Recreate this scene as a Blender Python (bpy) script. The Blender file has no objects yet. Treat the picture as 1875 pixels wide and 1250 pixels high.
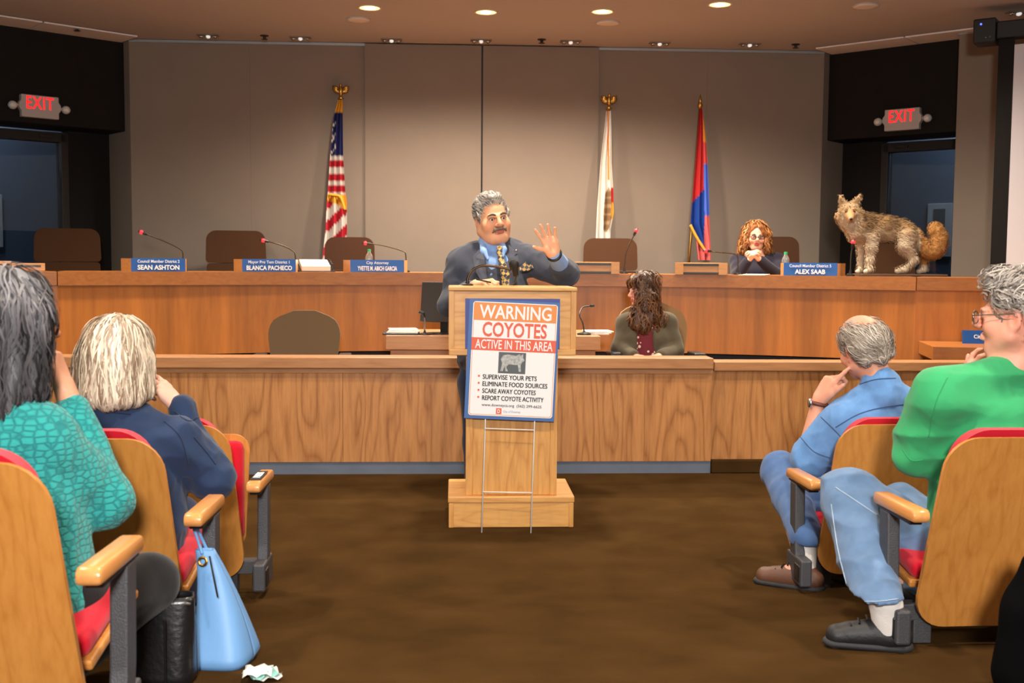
import bpy, bmesh, math, random
import numpy as np
from mathutils import Vector, Matrix
from mathutils.bvhtree import BVHTree
S = bpy.context.scene
COL = S.collection
R = math.radians
random.seed(7); rng = np.random.default_rng(7)

# ------------------------------------------------------------------ camera
F = 2000.0; W, H = 1875.0, 1250.0
CAMZ = 1.33; YAW = R(3.0); PITCH = math.atan(145/2000); ROLL = R(0.4)
C0 = Vector((0, 0, CAMZ))
fw = Vector((math.sin(YAW)*math.cos(PITCH), math.cos(YAW)*math.cos(PITCH), -math.sin(PITCH)))
r0 = fw.cross(Vector((0, 0, 1))).normalized(); u0 = r0.cross(fw).normalized()
CR = r0*math.cos(ROLL) + u0*math.sin(ROLL)
CU = u0*math.cos(ROLL) - r0*math.sin(ROLL)
cd = bpy.data.cameras.new('camera'); cam = bpy.data.objects.new('camera', cd); COL.objects.link(cam)
cam.matrix_world = Matrix.Translation(C0) @ Matrix((CR, CU, -fw)).transposed().to_4x4()
cd.sensor_width = 36; cd.lens = 36*F/W; cd.clip_start = .05; cd.clip_end = 60
cd.dof.use_dof = True; cd.dof.focus_distance = 5.6; cd.dof.aperture_fstop = 5.0
S.camera = cam

def P(x, y, d):                     # survey point: pixel of the photograph and its distance
    return C0 + d*(fw + CR*((x-W/2)/F) - CU*((y-H/2)/F))
def ray(x, y): return (fw + CR*((x-W/2)/F) - CU*((y-H/2)/F))
def PY(x, y, Y): r = ray(x, y); return C0 + r*((Y-C0.y)/r.y)
def PZ(x, y, Z): r = ray(x, y); return C0 + r*((Z-C0.z)/r.z)

# ------------------------------------------------------------------ world, light, exposure
wd = bpy.data.worlds.new('world'); S.world = wd; wd.use_nodes = True
wd.node_tree.nodes['Background'].inputs[0].default_value = (1, .9, .8, 1)
wd.node_tree.nodes['Background'].inputs[1].default_value = .12
S.view_settings.view_transform = 'Standard'; S.view_settings.look = 'None'
S.view_settings.gamma = 1; S.view_settings.use_curve_mapping = False
S.view_settings.exposure = 1.22

def light(name, kind, loc, energy, col, target=None, **kw):
    l = bpy.data.lights.new(name, kind); l.energy = energy; l.color = col
    for k, v in kw.items(): setattr(l, k, v)
    o = bpy.data.objects.new(name, l); COL.objects.link(o); o.location = loc
    if target is not None:
        o.rotation_euler = (Vector(target)-Vector(loc)).to_track_quat('-Z', 'Y').to_euler()
    return o
# the photographer's flash with a diffuser, set back behind and above the camera for flatter falloff
light('camera_flash', 'AREA', (0.05, -1.3, 2.2), 112, (1, .96, .92), (.35, 6.5, 1.1), shape='DISK', size=.5)

# ------------------------------------------------------------------ helpers
def lin(c):
    return tuple((v/255/12.92 if v/255 <= .04045 else ((v/255+.055)/1.055)**2.4) for v in c)
def tag(o, label=None, cat=None, group=None, kind=None):
    if label: o['label'] = label
    if cat: o['category'] = cat
    if group: o['group'] = group
    if kind: o['kind'] = kind
    return o
def empty(name, loc=(0, 0, 0), rz=0, label=None, cat=None, group=None):
    o = bpy.data.objects.new(name, None); COL.objects.link(o)
    o.location = loc; o.rotation_euler = (0, 0, rz); o.empty_display_size = .1
    tag(o, label, cat, group)
    return o
def finish(name, me, mat, parent=None, world=False, smooth=False):
    o = bpy.data.objects.new(name, me); COL.objects.link(o)
    if mat is not None:
        for m in (mat if isinstance(mat, (list, tuple)) else [mat]): me.materials.append(m)
    if smooth: me.polygons.foreach_set('use_smooth', [True]*len(me.polygons))
    if parent is not None:
        o.parent = parent
        if world: o.matrix_parent_inverse = parent.matrix_basis.inverted()
    return o
class MB:
    def __init__(s): s.bm = bmesh.new()
    def box(s, lo, hi, bev=0, seg=2, M=None):
        t = bmesh.new(); bmesh.ops.create_cube(t, size=1)
        lo = Vector(lo); hi = Vector(hi)
        for v in t.verts: v.co = Vector((lo[i]+(v.co[i]+.5)*(hi[i]-lo[i]) for i in range(3)))
        if bev: bmesh.ops.bevel(t, geom=t.edges[:], offset=bev, segments=seg, profile=.5, affect='EDGES')
        s.merge(t, M); return s
    def merge(s, t, M=None):
        if M is not None: bmesh.ops.transform(t, matrix=M, verts=t.verts[:])
        me = bpy.data.meshes.new('tmp'); t.to_mesh(me); t.free(); s.bm.from_mesh(me); bpy.data.meshes.remove(me)
    def prism(s, pts, vec, bev=0, M=None):           # polygon pts (3d) swept along vec
        t = bmesh.new(); vec = Vector(vec)
        a = [t.verts.new(Vector(p)) for p in pts]; b = [t.verts.new(Vector(p)+vec) for p in pts]
        n = len(a)
        t.faces.new(a); t.faces.new(b[::-1])
        for i in range(n): t.faces.new((a[i], b[i], b[(i+1) % n], a[(i+1) % n]))
        bmesh.ops.recalc_face_normals(t, faces=t.faces[:])
        if bev: bmesh.ops.bevel(t, geom=t.edges[:], offset=bev, segments=2, profile=.5, affect='EDGES')
        s.merge(t, M); return s
    def tube(s, path, r, n=10, M=None):
        t = bmesh.new(); path = [Vector(p) for p in path]; rs = r if isinstance(r, (list, tuple)) else [r]*len(path)
        rings = []; up = None
        for i, p in enumerate(path):
            d = (path[min(i+1, len(path)-1)]-path[max(i-1, 0)]).normalized()
            if up is None: up = d.orthogonal().normalized()
            up = (up - d*up.dot(d)).normalized(); sd = d.cross(up)
            rings.append([t.verts.new(p+(up*math.cos(2*math.pi*k/n)+sd*math.sin(2*math.pi*k/n))*rs[i]) for k in range(n)])
        for a, b in zip(rings, rings[1:]):
            for k in range(n): t.faces.new((a[k], a[(k+1) % n], b[(k+1) % n], b[k]))
        t.faces.new(rings[0][::-1]); t.faces.new(rings[-1])
        s.merge(t, M); return s
    def lathe(s, prof, n=24, M=None, cap=True):                # prof: (r, z) list
        t = bmesh.new(); rings = []
        for r, z in prof:
            rings.append([t.verts.new((max(r, 1e-4)*math.cos(2*math.pi*k/n), max(r, 1e-4)*math.sin(2*math.pi*k/n), z)) for k in range(n)])
        for a, b in zip(rings, rings[1:]):
            for k in range(n): t.faces.new((a[k], a[(k+1) % n], b[(k+1) % n], b[k]))
        if cap: t.faces.new(rings[0][::-1]); t.faces.new(rings[-1])
        s.merge(t, M); return s
    def ball(s, c, rad, n=12, M=None):
        t = bmesh.new(); bmesh.ops.create_uvsphere(t, u_segments=n*2, v_segments=n, radius=1)
        rad = rad if isinstance(rad, (tuple, list)) else (rad,)*3
        for v in t.verts: v.co = Vector((v.co[i]*rad[i]+c[i] for i in range(3)))
        s.merge(t, M); return s
    def build(s, name, mat, parent=None, world=False, smooth=False, ang=None):
        me = bpy.data.meshes.new(name); s.bm.to_mesh(me); s.bm.free()
        o = finish(name, me, mat, parent, world, smooth or ang is not None)
        if ang is not None: me.set_sharp_from_angle(angle=R(ang))
        return o
def copy_tree(o, parent=None):
    c = o.copy(); COL.objects.link(c)
    if parent is not None: c.parent = parent
    for ch in list(o.children): copy_tree(ch, c)
    return c
def sheet(grid, name, mat, parent=None, world=False, thick=0, smooth=True):
    """surface from a 2d list of points; thick > 0 gives it a back and edges"""
    nr, nc = len(grid), len(grid[0])
    V = [Vector(p) for row in grid for p in row]; fs = []
    for i in range(nr-1):
        for j in range(nc-1): fs.append((i*nc+j, i*nc+j+1, (i+1)*nc+j+1, (i+1)*nc+j))
    me = bpy.data.meshes.new(name); me.from_pydata(V, [], fs); me.update()
    if isinstance(thick, (tuple, list)):         # explicit offset to the other side
        n = len(V); V2 = V+[p+Vector(thick) for p in V]; f2 = fs+[tuple(i+n for i in f[::-1]) for f in fs]
        rim = [j for j in range(nc)]+[i*nc+nc-1 for i in range(1, nr)]+[(nr-1)*nc+j for j in range(nc-2, -1, -1)]+[i*nc for i in range(nr-2, 0, -1)]
        for k in range(len(rim)):
            p, q = rim[k], rim[(k+1) % len(rim)]; f2.append((p, p+n, q+n, q))
        me = bpy.data.meshes.new(name); me.from_pydata(V2, [], f2); me.update()
        bm = bmesh.new(); bm.from_mesh(me); bmesh.ops.recalc_face_normals(bm, faces=bm.faces[:]); bm.to_mesh(me); bm.free()
    elif thick:
        bm = bmesh.new(); bm.from_mesh(me); bmesh.ops.recalc_face_normals(bm, faces=bm.faces[:])
        bmesh.ops.solidify(bm, geom=bm.faces[:], thickness=thick); bm.to_mesh(me); bm.free()
    o = finish(name, me, mat, parent, world, smooth)
    if isinstance(thick, (tuple, list)): me.set_sharp_from_angle(angle=R(50))
    return o

# ------------------------------------------------------------------ materials
MATS = {}
def nodes(name):
    m = bpy.data.materials.new(name); m.use_nodes = True; nt = m.node_tree
    return m, nt, nt.nodes['Principled BSDF']
def mat(name, c, rough=.6, metal=0, emit=0, bump=0, bscale=200, var=0, vscale=6, spec=.5, stretch=(1, 1, 1), sheen=0, alpha=1, trans=0, emitc=None):
    if name in MATS: return MATS[name]
    m, nt, b = nodes(name); L = lin(c)
    b.inputs['Base Color'].default_value = (*L, 1); b.inputs['Roughness'].default_value = rough
    b.inputs['Metallic'].default_value = metal; b.inputs['Specular IOR Level'].default_value = spec
    if sheen: b.inputs['Sheen Weight'].default_value = sheen
    if trans: b.inputs['Transmission Weight'].default_value = trans
    if emit:
        b.inputs['Emission Color'].default_value = (*(lin(emitc) if emitc else L), 1); b.inputs['Emission Strength'].default_value = emit
    if bump or var:
        tc = nt.nodes.new('ShaderNodeTexCoord'); mp = nt.nodes.new('ShaderNodeMapping'); mp.inputs['Scale'].default_value = stretch
        nt.links.new(tc.outputs['Object'], mp.inputs[0])
    if var:
        n = nt.nodes.new('ShaderNodeTexNoise'); n.inputs['Scale'].default_value = vscale; n.inputs['Detail'].default_value = 5
        nt.links.new(mp.outputs[0], n.inputs['Vector'])
        mr = nt.nodes.new('ShaderNodeMapRange'); mr.inputs[1].default_value = .3; mr.inputs[2].default_value = .7
        mr.inputs[3].default_value = 1-var; mr.inputs[4].default_value = 1+var
        nt.links.new(n.outputs['Fac'], mr.inputs[0])
        mx = nt.nodes.new('ShaderNodeVectorMath'); mx.operation = 'SCALE'; mx.inputs[0].default_value = L
        nt.links.new(mr.outputs[0], mx.inputs['Scale']); nt.links.new(mx.outputs[0], b.inputs['Base Color'])
    if bump:
        n = nt.nodes.new('ShaderNodeTexNoise'); n.inputs['Scale'].default_value = bscale; n.inputs['Detail'].default_value = 3
        nt.links.new(mp.outputs[0], n.inputs['Vector'])
        bp = nt.nodes.new('ShaderNodeBump'); bp.inputs['Strength'].default_value = bump; bp.inputs['Distance'].default_value = .004
        nt.links.new(n.outputs['Fac'], bp.inputs['Height']); nt.links.new(bp.outputs[0], b.inputs['Normal'])
    MATS[name] = m; return m
def wood(name, c1, c2, axis=2, fine=1.0, cath=.5, leaf=0, rough=.38, spec=.4, leafvar=.12, wscale=9, off=(0, 0, 0)):
    """c1 light, c2 grain; axis = grain direction; leaf = width of veneer leaves (in x)"""
    if name in MATS: return MATS[name]
    m, nt, b = nodes(name); N = nt.nodes.new; L = nt.links.new
    tc = N('ShaderNodeTexCoord'); oi = N('ShaderNodeObjectInfo')
    ad = N('ShaderNodeVectorMath'); ad.operation = 'MULTIPLY_ADD'
    cb = N('ShaderNodeCombineXYZ')
    for i in range(3): L(oi.outputs['Random'], cb.inputs[i])
    ad.inputs[1].default_value = (7, 5, 9); L(cb.outputs[0], ad.inputs[0]); L(tc.outputs['Object'], ad.inputs[2])
    sc = [1, 1, 1]; sc[axis] = .09
    mp = N('ShaderNodeMapping'); mp.inputs['Scale'].default_value = sc; L(ad.outputs[0], mp.inputs[0])
    n1 = N('ShaderNodeTexNoise'); n1.inputs['Scale'].default_value = 55*fine; n1.inputs['Detail'].default_value = 6; n1.inputs['Roughness'].default_value = .65
    L(mp.outputs[0], n1.inputs['Vector'])
    mp2 = N('ShaderNodeMapping'); sc2 = [1, 1, 1]; sc2[axis] = .16; mp2.inputs['Scale'].default_value = sc2; L(ad.outputs[0], mp2.inputs[0])
    n2 = N('ShaderNodeTexNoise'); n2.inputs['Scale'].default_value = wscale*.55; n2.inputs['Detail'].default_value = 2.0; L(mp2.outputs[0], n2.inputs['Vector'])
    mu = N('ShaderNodeMath'); mu.operation = 'MULTIPLY'; mu.inputs[1].default_value = 11; L(n2.outputs['Fac'], mu.inputs[0])
    fr = N('ShaderNodeMath'); fr.operation = 'PINGPONG'; fr.inputs[1].default_value = .5; L(mu.outputs[0], fr.inputs[0])
    pw = N('ShaderNodeMath'); pw.operation = 'MULTIPLY'; pw.inputs[1].default_value = 2; L(fr.outputs[0], pw.inputs[0])
    pw2 = N('ShaderNodeMath'); pw2.operation = 'POWER'; pw2.inputs[1].default_value = 3; L(pw.outputs[0], pw2.inputs[0])
    r1 = N('ShaderNodeMapRange'); r1.inputs[1].default_value = .4; r1.inputs[2].default_value = .75; L(n1.outputs['Fac'], r1.inputs[0])
    m1 = N('ShaderNodeMath'); m1.operation = 'MULTIPLY'; m1.inputs[1].default_value = cath; L(pw2.outputs[0], m1.inputs[0])
    m2 = N('ShaderNodeMath'); m2.operation = 'MULTIPLY_ADD'; m2.inputs[1].default_value = .55; L(r1.outputs[0], m2.inputs[0]); L(m1.outputs[0], m2.inputs[2])
    mx = N('ShaderNodeMix'); mx.data_type = 'RGBA'; mx.clamp_factor = True
    L(m2.outputs[0], mx.inputs[0]); mx.inputs[6].default_value = (*lin(c1), 1); mx.inputs[7].default_value = (*lin(c2), 1)
    out = mx.outputs[2]
    if leaf:
        sx = N('ShaderNodeSeparateXYZ'); L(tc.outputs['Object'], sx.inputs[0])
        dv = N('ShaderNodeMath'); dv.operation = 'DIVIDE'; dv.inputs[1].default_value = leaf; L(sx.outputs[0], dv.inputs[0])
        wn = N('ShaderNodeTexNoise'); wn.noise_dimensions = '1D'; wn.inputs['Scale'].default_value = 1; wn.inputs['Detail'].default_value = 3; L(dv.outputs[0], wn.inputs['W'])
        mr = N('ShaderNodeMapRange'); mr.inputs[1].default_value = .3; mr.inputs[2].default_value = .7; mr.inputs[3].default_value = 1-leafvar; mr.inputs[4].default_value = 1+leafvar; L(wn.outputs['Fac'], mr.inputs[0])
        vs = N('ShaderNodeVectorMath'); vs.operation = 'SCALE'; L(out, vs.inputs[0]); L(mr.outputs[0], vs.inputs['Scale']); out = vs.outputs[0]
    L(out, b.inputs['Base Color'])
    b.inputs['Roughness'].default_value = rough; b.inputs['Specular IOR Level'].default_value = spec
    bp = N('ShaderNodeBump'); bp.inputs['Strength'].default_value = .08; bp.inputs['Distance'].default_value = .002
    L(n1.outputs['Fac'], bp.inputs['Height']); L(bp.outputs[0], b.inputs['Normal'])
    MATS[name] = m; return m
def vcol(name, rough=.6, spec=.4, bump=0, bscale=150, sheen=0):
    """colour stored on the mesh as attribute Col (patterned cloth, fur, hair)"""
    if name in MATS: return MATS[name]
    m, nt, b = nodes(name)
    a = nt.nodes.new('ShaderNodeVertexColor'); a.layer_name = 'Col'
    nt.links.new(a.outputs[0], b.inputs['Base Color']); b.inputs['Roughness'].default_value = rough; b.inputs['Specular IOR Level'].default_value = spec
    if sheen: b.inputs['Sheen Weight'].default_value = sheen
    if bump:
        n = nt.nodes.new('ShaderNodeTexNoise'); n.inputs['Scale'].default_value = bscale
        tc = nt.nodes.new('ShaderNodeTexCoord'); nt.links.new(tc.outputs['Object'], n.inputs['Vector'])
        bp = nt.nodes.new('ShaderNodeBump'); bp.inputs['Strength'].default_value = bump; bp.inputs['Distance'].default_value = .004
        nt.links.new(n.outputs['Fac'], bp.inputs['Height']); nt.links.new(bp.outputs[0], b.inputs['Normal'])
    MATS[name] = m; return m
def setcol(o, cols):                  # cols: (nverts,3) linear
    me = o.data; at = me.color_attributes.new('Col', 'FLOAT_COLOR', 'POINT')
    c = np.ones((len(me.vertices), 4), np.float32); c[:, :3] = cols; at.data.foreach_set('color', c.ravel())
M_wall = mat('wall_fabric', (128, 116, 105), .95, bump=.25, bscale=260, var=.03, vscale=3, spec=.1)
M_ceil = mat('ceiling_paint', (180, 175, 172), .95, spec=.1)
M_black = mat('black_paint', (20, 16, 14), .7, spec=.2)
M_dark = mat('dark_bronze_frame', (34, 30, 28), .5, spec=.3)
M_carpet = mat('brown_carpet', (70, 50, 27), 1, bump=.9, bscale=420, var=.2, vscale=4, spec=0)
M_base = mat('blue_grey_base', (98, 108, 124), .7, bump=.1, bscale=60, var=.1)
M_dais = wood('dais_veneer', (184, 112, 46), (156, 86, 32), 2, .5, .2, leaf=.2, leafvar=.2, wscale=5)
M_daist = wood('dais_edge_wood', (170, 106, 52), (138, 80, 36), 0, .8, .25)
M_oak = wood('partition_oak', (194, 136, 82), (146, 92, 48), 2, 1.0, .62, leaf=.3, leafvar=.06, wscale=7)
M_oakh = wood('partition_cap_oak', (182, 130, 86), (148, 98, 60), 0, 1.2, .2)
M_lect = wood('lectern_oak', (222, 166, 96), (184, 122, 60), 2, 1.0, .45, wscale=10)
M_lecth = wood('lectern_oak_across', (224, 170, 100), (190, 128, 66), 0, 1.0, .4, wscale=10)
M_ply = wood('seat_back_plywood', (200, 136, 66), (172, 106, 42), 2, 1.1, .35, rough=.33, wscale=9)
M_arm = wood('armrest_beech', (214, 150, 88), (192, 122, 62), 1, 1.0, .15, rough=.25)
M_red = mat('red_upholstery', (196, 24, 44), .95, bump=.35, bscale=500, spec=.1, sheen=.2)
M_steel = mat('grey_textured_steel', (74, 74, 78), .45, .3, bump=.45, bscale=350)
M_chrome = mat('chrome', (200, 200, 200), .2, 1)
M_brass = mat('polished_brass', (200, 160, 84), .28, 1)
M_shoe = mat('black_matt_leather', (26, 26, 28), .55, bump=.3, bscale=90)
M_plastic = mat('black_plastic', (22, 22, 24), .4)
M_chairb = mat('brown_chair_fabric', (66, 42, 26), .95, bump=.3, bscale=300, spec=.1, sheen=.15)
M_chairt = mat('taupe_chair_fabric', (108, 88, 66), .95, bump=.3, bscale=300, spec=.1, sheen=.1)
M_paper = mat('white_paper', (236, 232, 222), .8)
M_blue = mat('nameplate_blue', (14, 78, 150), .45)
M_white = mat('white_print', (240, 240, 240), .6)
M_redled = mat('red_indicator_light', (255, 30, 40), .4, emit=1.6)
def text(body, size, M, mat_, parent, name='lettering', bold=0, xs=1, ext=.0006, align='CENTER', world=False, spacing=1.0):
    cu = bpy.data.curves.new('t', 'FONT'); cu.body = body; cu.size = size; cu.align_x = align; cu.align_y = 'CENTER'
    cu.extrude = ext; cu.offset = bold; cu.resolution_u = 3; cu.space_character = spacing
    t = bpy.data.objects.new('t', cu); me = bpy.data.meshes.new_from_object(t)
    bpy.data.objects.remove(t); bpy.data.curves.remove(cu)
    me.transform(M @ Matrix.Diagonal((xs, 1, 1, 1)))
    return finish(name, me, mat_, parent, world)
def frame(o, x, z):                    # matrix with local x, local y = z-vector given, at o (for flat print)
    x = Vector(x).normalized(); y = Vector(z).normalized(); n = x.cross(y)
    return Matrix.Translation(Vector(o)) @ Matrix((x, y, n)).transposed().to_4x4()
# ================================================================== room
CZ = 3.41; BY = 10.68
def floor_z(Y): return max(0.0, (4.35-Y)*.107)
mb = MB(); t = bmesh.new()
ys = [-3, -1, 1, 2.2, 3.3, 4.15, 4.35, 4.55, 6, 9, 14]
xs_ = [-7, -3, 0, 3, 7]
vs = [[t.verts.new((x, y, floor_z(y) if not 4.3 < y < 4.4 else .004)) for x in xs_] for y in ys]
for i in range(len(ys)-1):
    for j in range(len(xs_)-1): t.faces.new((vs[i][j], vs[i][j+1], vs[i+1][j+1], vs[i+1][j]))
mb.merge(t); floor = mb.build('floor', M_carpet, smooth=True); tag(floor, 'brown carpet sloping gently down to the lectern', kind='structure')
ceil_ = MB().box((-7, -3, CZ), (7, 14, CZ+.1)).build('ceiling', M_ceil); tag(ceil_, 'beige plaster ceiling with recessed lights', kind='structure')
# back wall with fabric panels
A = PY(240, 300, BY); B = PY(1504, 300, BY)
wb = MB().box((A.x, BY+.03, 0), (B.x, BY+.2, CZ)).build('wall_back', M_dark); tag(wb, 'taupe fabric panelled wall behind the dais', kind='structure')
cuts = [240, 459, 669, 882, 1094, 1292, 1504]
for i in range(6):
    x0 = PY(cuts[i], 300, BY).x; x1 = PY(cuts[i+1], 300, BY).x
    g0 = .008 if i == 3 else .0003; g1 = .008 if i == 2 else .0003
    f = -.035 if i in (2, 3) else 0
    MB().box((x0+g0, BY+f, .3), (x1-g1, BY+.03, CZ-(.012 if i in (2, 3) else .03)), .0012).build('wall_panel', M_wall, wb)
M_trim = mat('pale_metal_trim', (150, 156, 160), .45, .4)
for i, (a, b) in enumerate(((240, 669), (1094, 1504))):
    x0 = PY(a, 300, BY).x; x1 = PY(b, 300, BY).x
    tag(MB().box((x0, BY-.012, CZ-.03), (x1, BY+.03, CZ-.004), .002).build('trim_%d' % (i+1), M_trim), 'thin pale metal strip along the top of the back wall', kind='structure')
# angled door bays at both ends
M_glass = mat('dark_door_glass', (30, 36, 42), .12, spec=.5)
M_beyond = mat('corridor_wall_paint', (110, 124, 140), .9)
M_tile = mat('pale_soffit_panel', (222, 216, 214), .9)
def bay(org, dirx, into, side, jambw, openw, n):
    """org: room corner, dirx: unit along the wall outwards, into: unit into the recess"""
    T = Matrix(((dirx.x, into.x, 0, org.x), (dirx.y, into.y, 0, org.y), (0, 0, 1, 0), (0, 0, 0, 1)))
    Wd = 2.6
    w = MB().box((-.03, .0, .3), (.0, .75, CZ), M=T).build('wall_%s' % side, M_wall); tag(w, 'taupe wall with a black door recess, %s of the dais' % side, kind='structure')
    # return of the back wall is the wall itself; header, door frame and black jamb panels
    MB().box((0.0, .12, 2.555), (Wd, .6, CZ-.02), .004, M=T).build('header_box', M_black, w)
    MB().box((0.0, .5, .4), (jambw, .62, 2.56), M=T).build('jamb_panel', M_black, w)
    MB().box((jambw+openw, .5, .4), (Wd, .62, 2.56), M=T).build('jamb_panel', M_black, w)
    for k in range(3):
        MB().box((.02+k*.86, -.24, CZ-.02), (.02+k*.86+.845, .55, CZ-.006), .002, M=T).build('soffit_panel', M_tile, w)
    d = MB().box((jambw-.01, .47, .5), (jambw+.06, .6, 2.52), .004, M=T).box((jambw+openw-.06, .47, .5), (jambw+openw+.01, .6, 2.52), .004, M=T).box((jambw, .47, 2.44), (jambw+openw, .6, 2.53), .004, M=T).build('door_%d' % n, M_dark)
    tag(d, 'dark framed glass door under the black header, %s of the dais' % side, kind='structure')
    MB().box((jambw+.06, .53, .5), (jambw+openw-.06, .54, 2.44), M=T).build('door_glass', mat('smoky_door_glass', (150, 160, 172), .03, trans=1, spec=.4), d)
    MB().box((jambw+.14, .44, 2.47), (jambw+.26, .47, 2.5), .003, M=T).build('door_closer', M_dark, d)
    bw = MB().box((-.6, 1.9, .4), (Wd+.6, 1.95, CZ), M=T).build('wall_corridor_%s' % side, M_beyond); tag(bw, 'blue grey corridor wall beyond the %s glass door' % side, kind='structure')
    l = light('added_corridor_fill_%s' % side, 'AREA', T @ Vector((1.2, 1.3, CZ-.1)), 9, (.75, .86, 1), T @ Vector((1.2, 1.7, 0)), size=.5)  # unseen fill lamp, added to brighten the corridor behind the glass
    return T
dl = Vector((-.77, -.64, 0)).normalized(); il = Vector((-.64, .77, 0)).normalized()
dr = Vector((.73, -.68, 0)).normalized(); ir = Vector((.68, .73, 0)).normalized()
TL = bay(Vector((A.x, BY, 0)), dl, il, 'left', .42, 1.55, 1)
TR = bay(Vector((B.x, BY, 0)), dr, ir, 'right', .42, 1.2, 2)
# white frames on the corridor walls
def hallframe(T, u, z0, z1, wdt, label):
    e = empty('framed_notice', T @ Vector((u, 1.9, z0)), label=label, cat='picture frame')
    MB().box((u-wdt/2, 1.868, z0), (u+wdt/2, 1.9, z1), .006, M=T).build('frame', mat('white_frame', (226, 226, 222), .6), e, True)
    MB().box((u-wdt*.24, 1.862, z0+.06), (u+wdt*.24, 1.869, z1-.06), M=T).build('picture', mat('grey_notice', (96, 102, 108), .5), e, True)
pr = TR.inverted() @ P(1733, 405, 12.2)
hallframe(TR, pr.x+.05, 1.42, 2.0, .26, 'tall white frame seen through the right glass door')
pl_ = TL.inverted() @ P(-8, 390, 11.2)
hallframe(TL, pl_.x, 1.45, 2.0, .26, 'white frame at the edge of the left glass door')
# side wall piece on the right, nearer than the door bay
q0 = P(1757, 60, 9.75); q0.z = 0
ds = Vector((.70, -.71, 0)).normalized(); ins = Vector((.71, .70, 0)).normalized()
TS = Matrix(((ds.x, ins.x, 0, q0.x), (ds.y, ins.y, 0, q0.y), (0, 0, 1, 0), (0, 0, 0, 1)))
ws = MB().box((0, 0, .3), (3.2, .9, CZ), M=TS).build('wall_side_right', M_wall); tag(ws, 'taupe fabric side wall between the right door and the screen', kind='structure')
tag(MB().box((-.01, -.012, CZ-.03), (3.2, .01, CZ-.004), .002, M=TS).build('trim_3', M_trim), 'thin pale metal strip on top of the right side wall', kind='structure')
# projection screen in front of that wall
h0 = P(1786, 62, 8.9)
dsc = Vector((.80, -.60, 0)).normalized(); isc = Vector((.60, .80, 0))
TP = Matrix(((dsc.x, isc.x, 0, h0.x), (dsc.y, isc.y, 0, h0.y), (0, 0, 1, 0), (0, 0, 0, 1)))
sc_ = empty('projection_screen', (h0.x, h0.y, .9), label='pull-down projection screen in a black case on the right', cat='screen')
zt = P(1786, 40, 8.9).z; zb = P(1786, 84, 8.9).z
MB().box((0, -.1, zb), (.17, .1, zt), .012, M=TP).build('end_housing', M_plastic, sc_, True)
MB().box((.17, -.07, zb+.03), (2.6, .07, zt-.03), .01, M=TP).build('case', M_plastic, sc_, True)
MB().box((.18, -.004, 1.3), (.3, .004, zb+.04), M=TP).build('black_border', M_black, sc_, True)
MB().box((.3, -.005, 1.3), (2.5, .005, zb-.02), M=TP).build('screen_cloth', mat('screen_cloth', (206, 200, 204), .9), sc_, True)
M_blueled = mat('blue_indicator', (60, 70, 255), .4, emit=3)
for (u, v) in ((.06, .15), (.1, .04), (.13, .045)):
    MB().ball((u, -.102, zb+v*1.0), .008 if u < .08 else .005, 6, M=TP).build('indicator', M_blueled if u < .08 else M_chrome, sc_, True, smooth=True)
# exit signs
M_sign = mat('exit_sign_housing', (176, 168, 164), .6)
M_exit = mat('exit_red_letters', (255, 24, 30), .4, emit=.8)
def exit_sign(T, u, zc, label):
    c = T @ Vector((u, .12, zc))
    e = empty('exit_sign', c, label=label, cat='exit sign')
    w, h = .33, .2
    MB().prism([(u+a*w/2, .12, zc+b*h/2) for a, b in ((-1, -1), (1, -1), (1, -.45), (1.12, -.2), (1.12, .25), (1, .5), (1, 1), (-1, 1), (-1, .5), (-1.12, .25), (-1.12, -.2), (-1, -.45))], (0, -.06, 0), .006, M=T).build('housing', M_sign, e, True)
    F_ = frame(T @ Vector((u-.005, .0585, zc+.025)), T.to_3x3() @ Vector((1, 0, 0)), (0, 0, 1))
    if (T.to_3x3() @ Vector((1, 0, 0))).dot(CR) < 0: F_ = frame(T @ Vector((u+.005, .0585, zc+.025)), T.to_3x3() @ Vector((-1, 0, 0)), (0, 0, 1))
    text('EXIT', .16, F_, M_exit, e, bold=.0012, xs=.70, world=True, spacing=1.1)
    for s in (-1, 1):
        l = MB().ball((u+s*.235, .08, zc-.005), (.04, .04, .038), 10, M=T).build('lamp_head', mat('lamp_head_glass', (214, 214, 208), .12, .2), e, True, smooth=True)
        MB().tube([T @ Vector((u+s*.17, .09, zc)), T @ Vector((u+s*.23, .085, zc))], .014).build('lamp_arm', M_sign, e, True)
pl2 = TL.inverted() @ PY(72, 196, 10.1)
def on_plane(T, px_, py_, v):
    Ti = T.inverted(); o = Ti @ C0; d = Ti.to_3x3() @ ray(px_, py_); return o + d*((v-o.y)/d.y)
pe = on_plane(TL, 72, 196, .09); exit_sign(TL, pe.x, pe.z, 'red lit exit sign above the left door, near the grey haired audience')
pe = on_plane(TR, 1653, 219, .09); exit_sign(TR, pe.x, pe.z, 'red lit exit sign above the right door behind the coyote')
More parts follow.
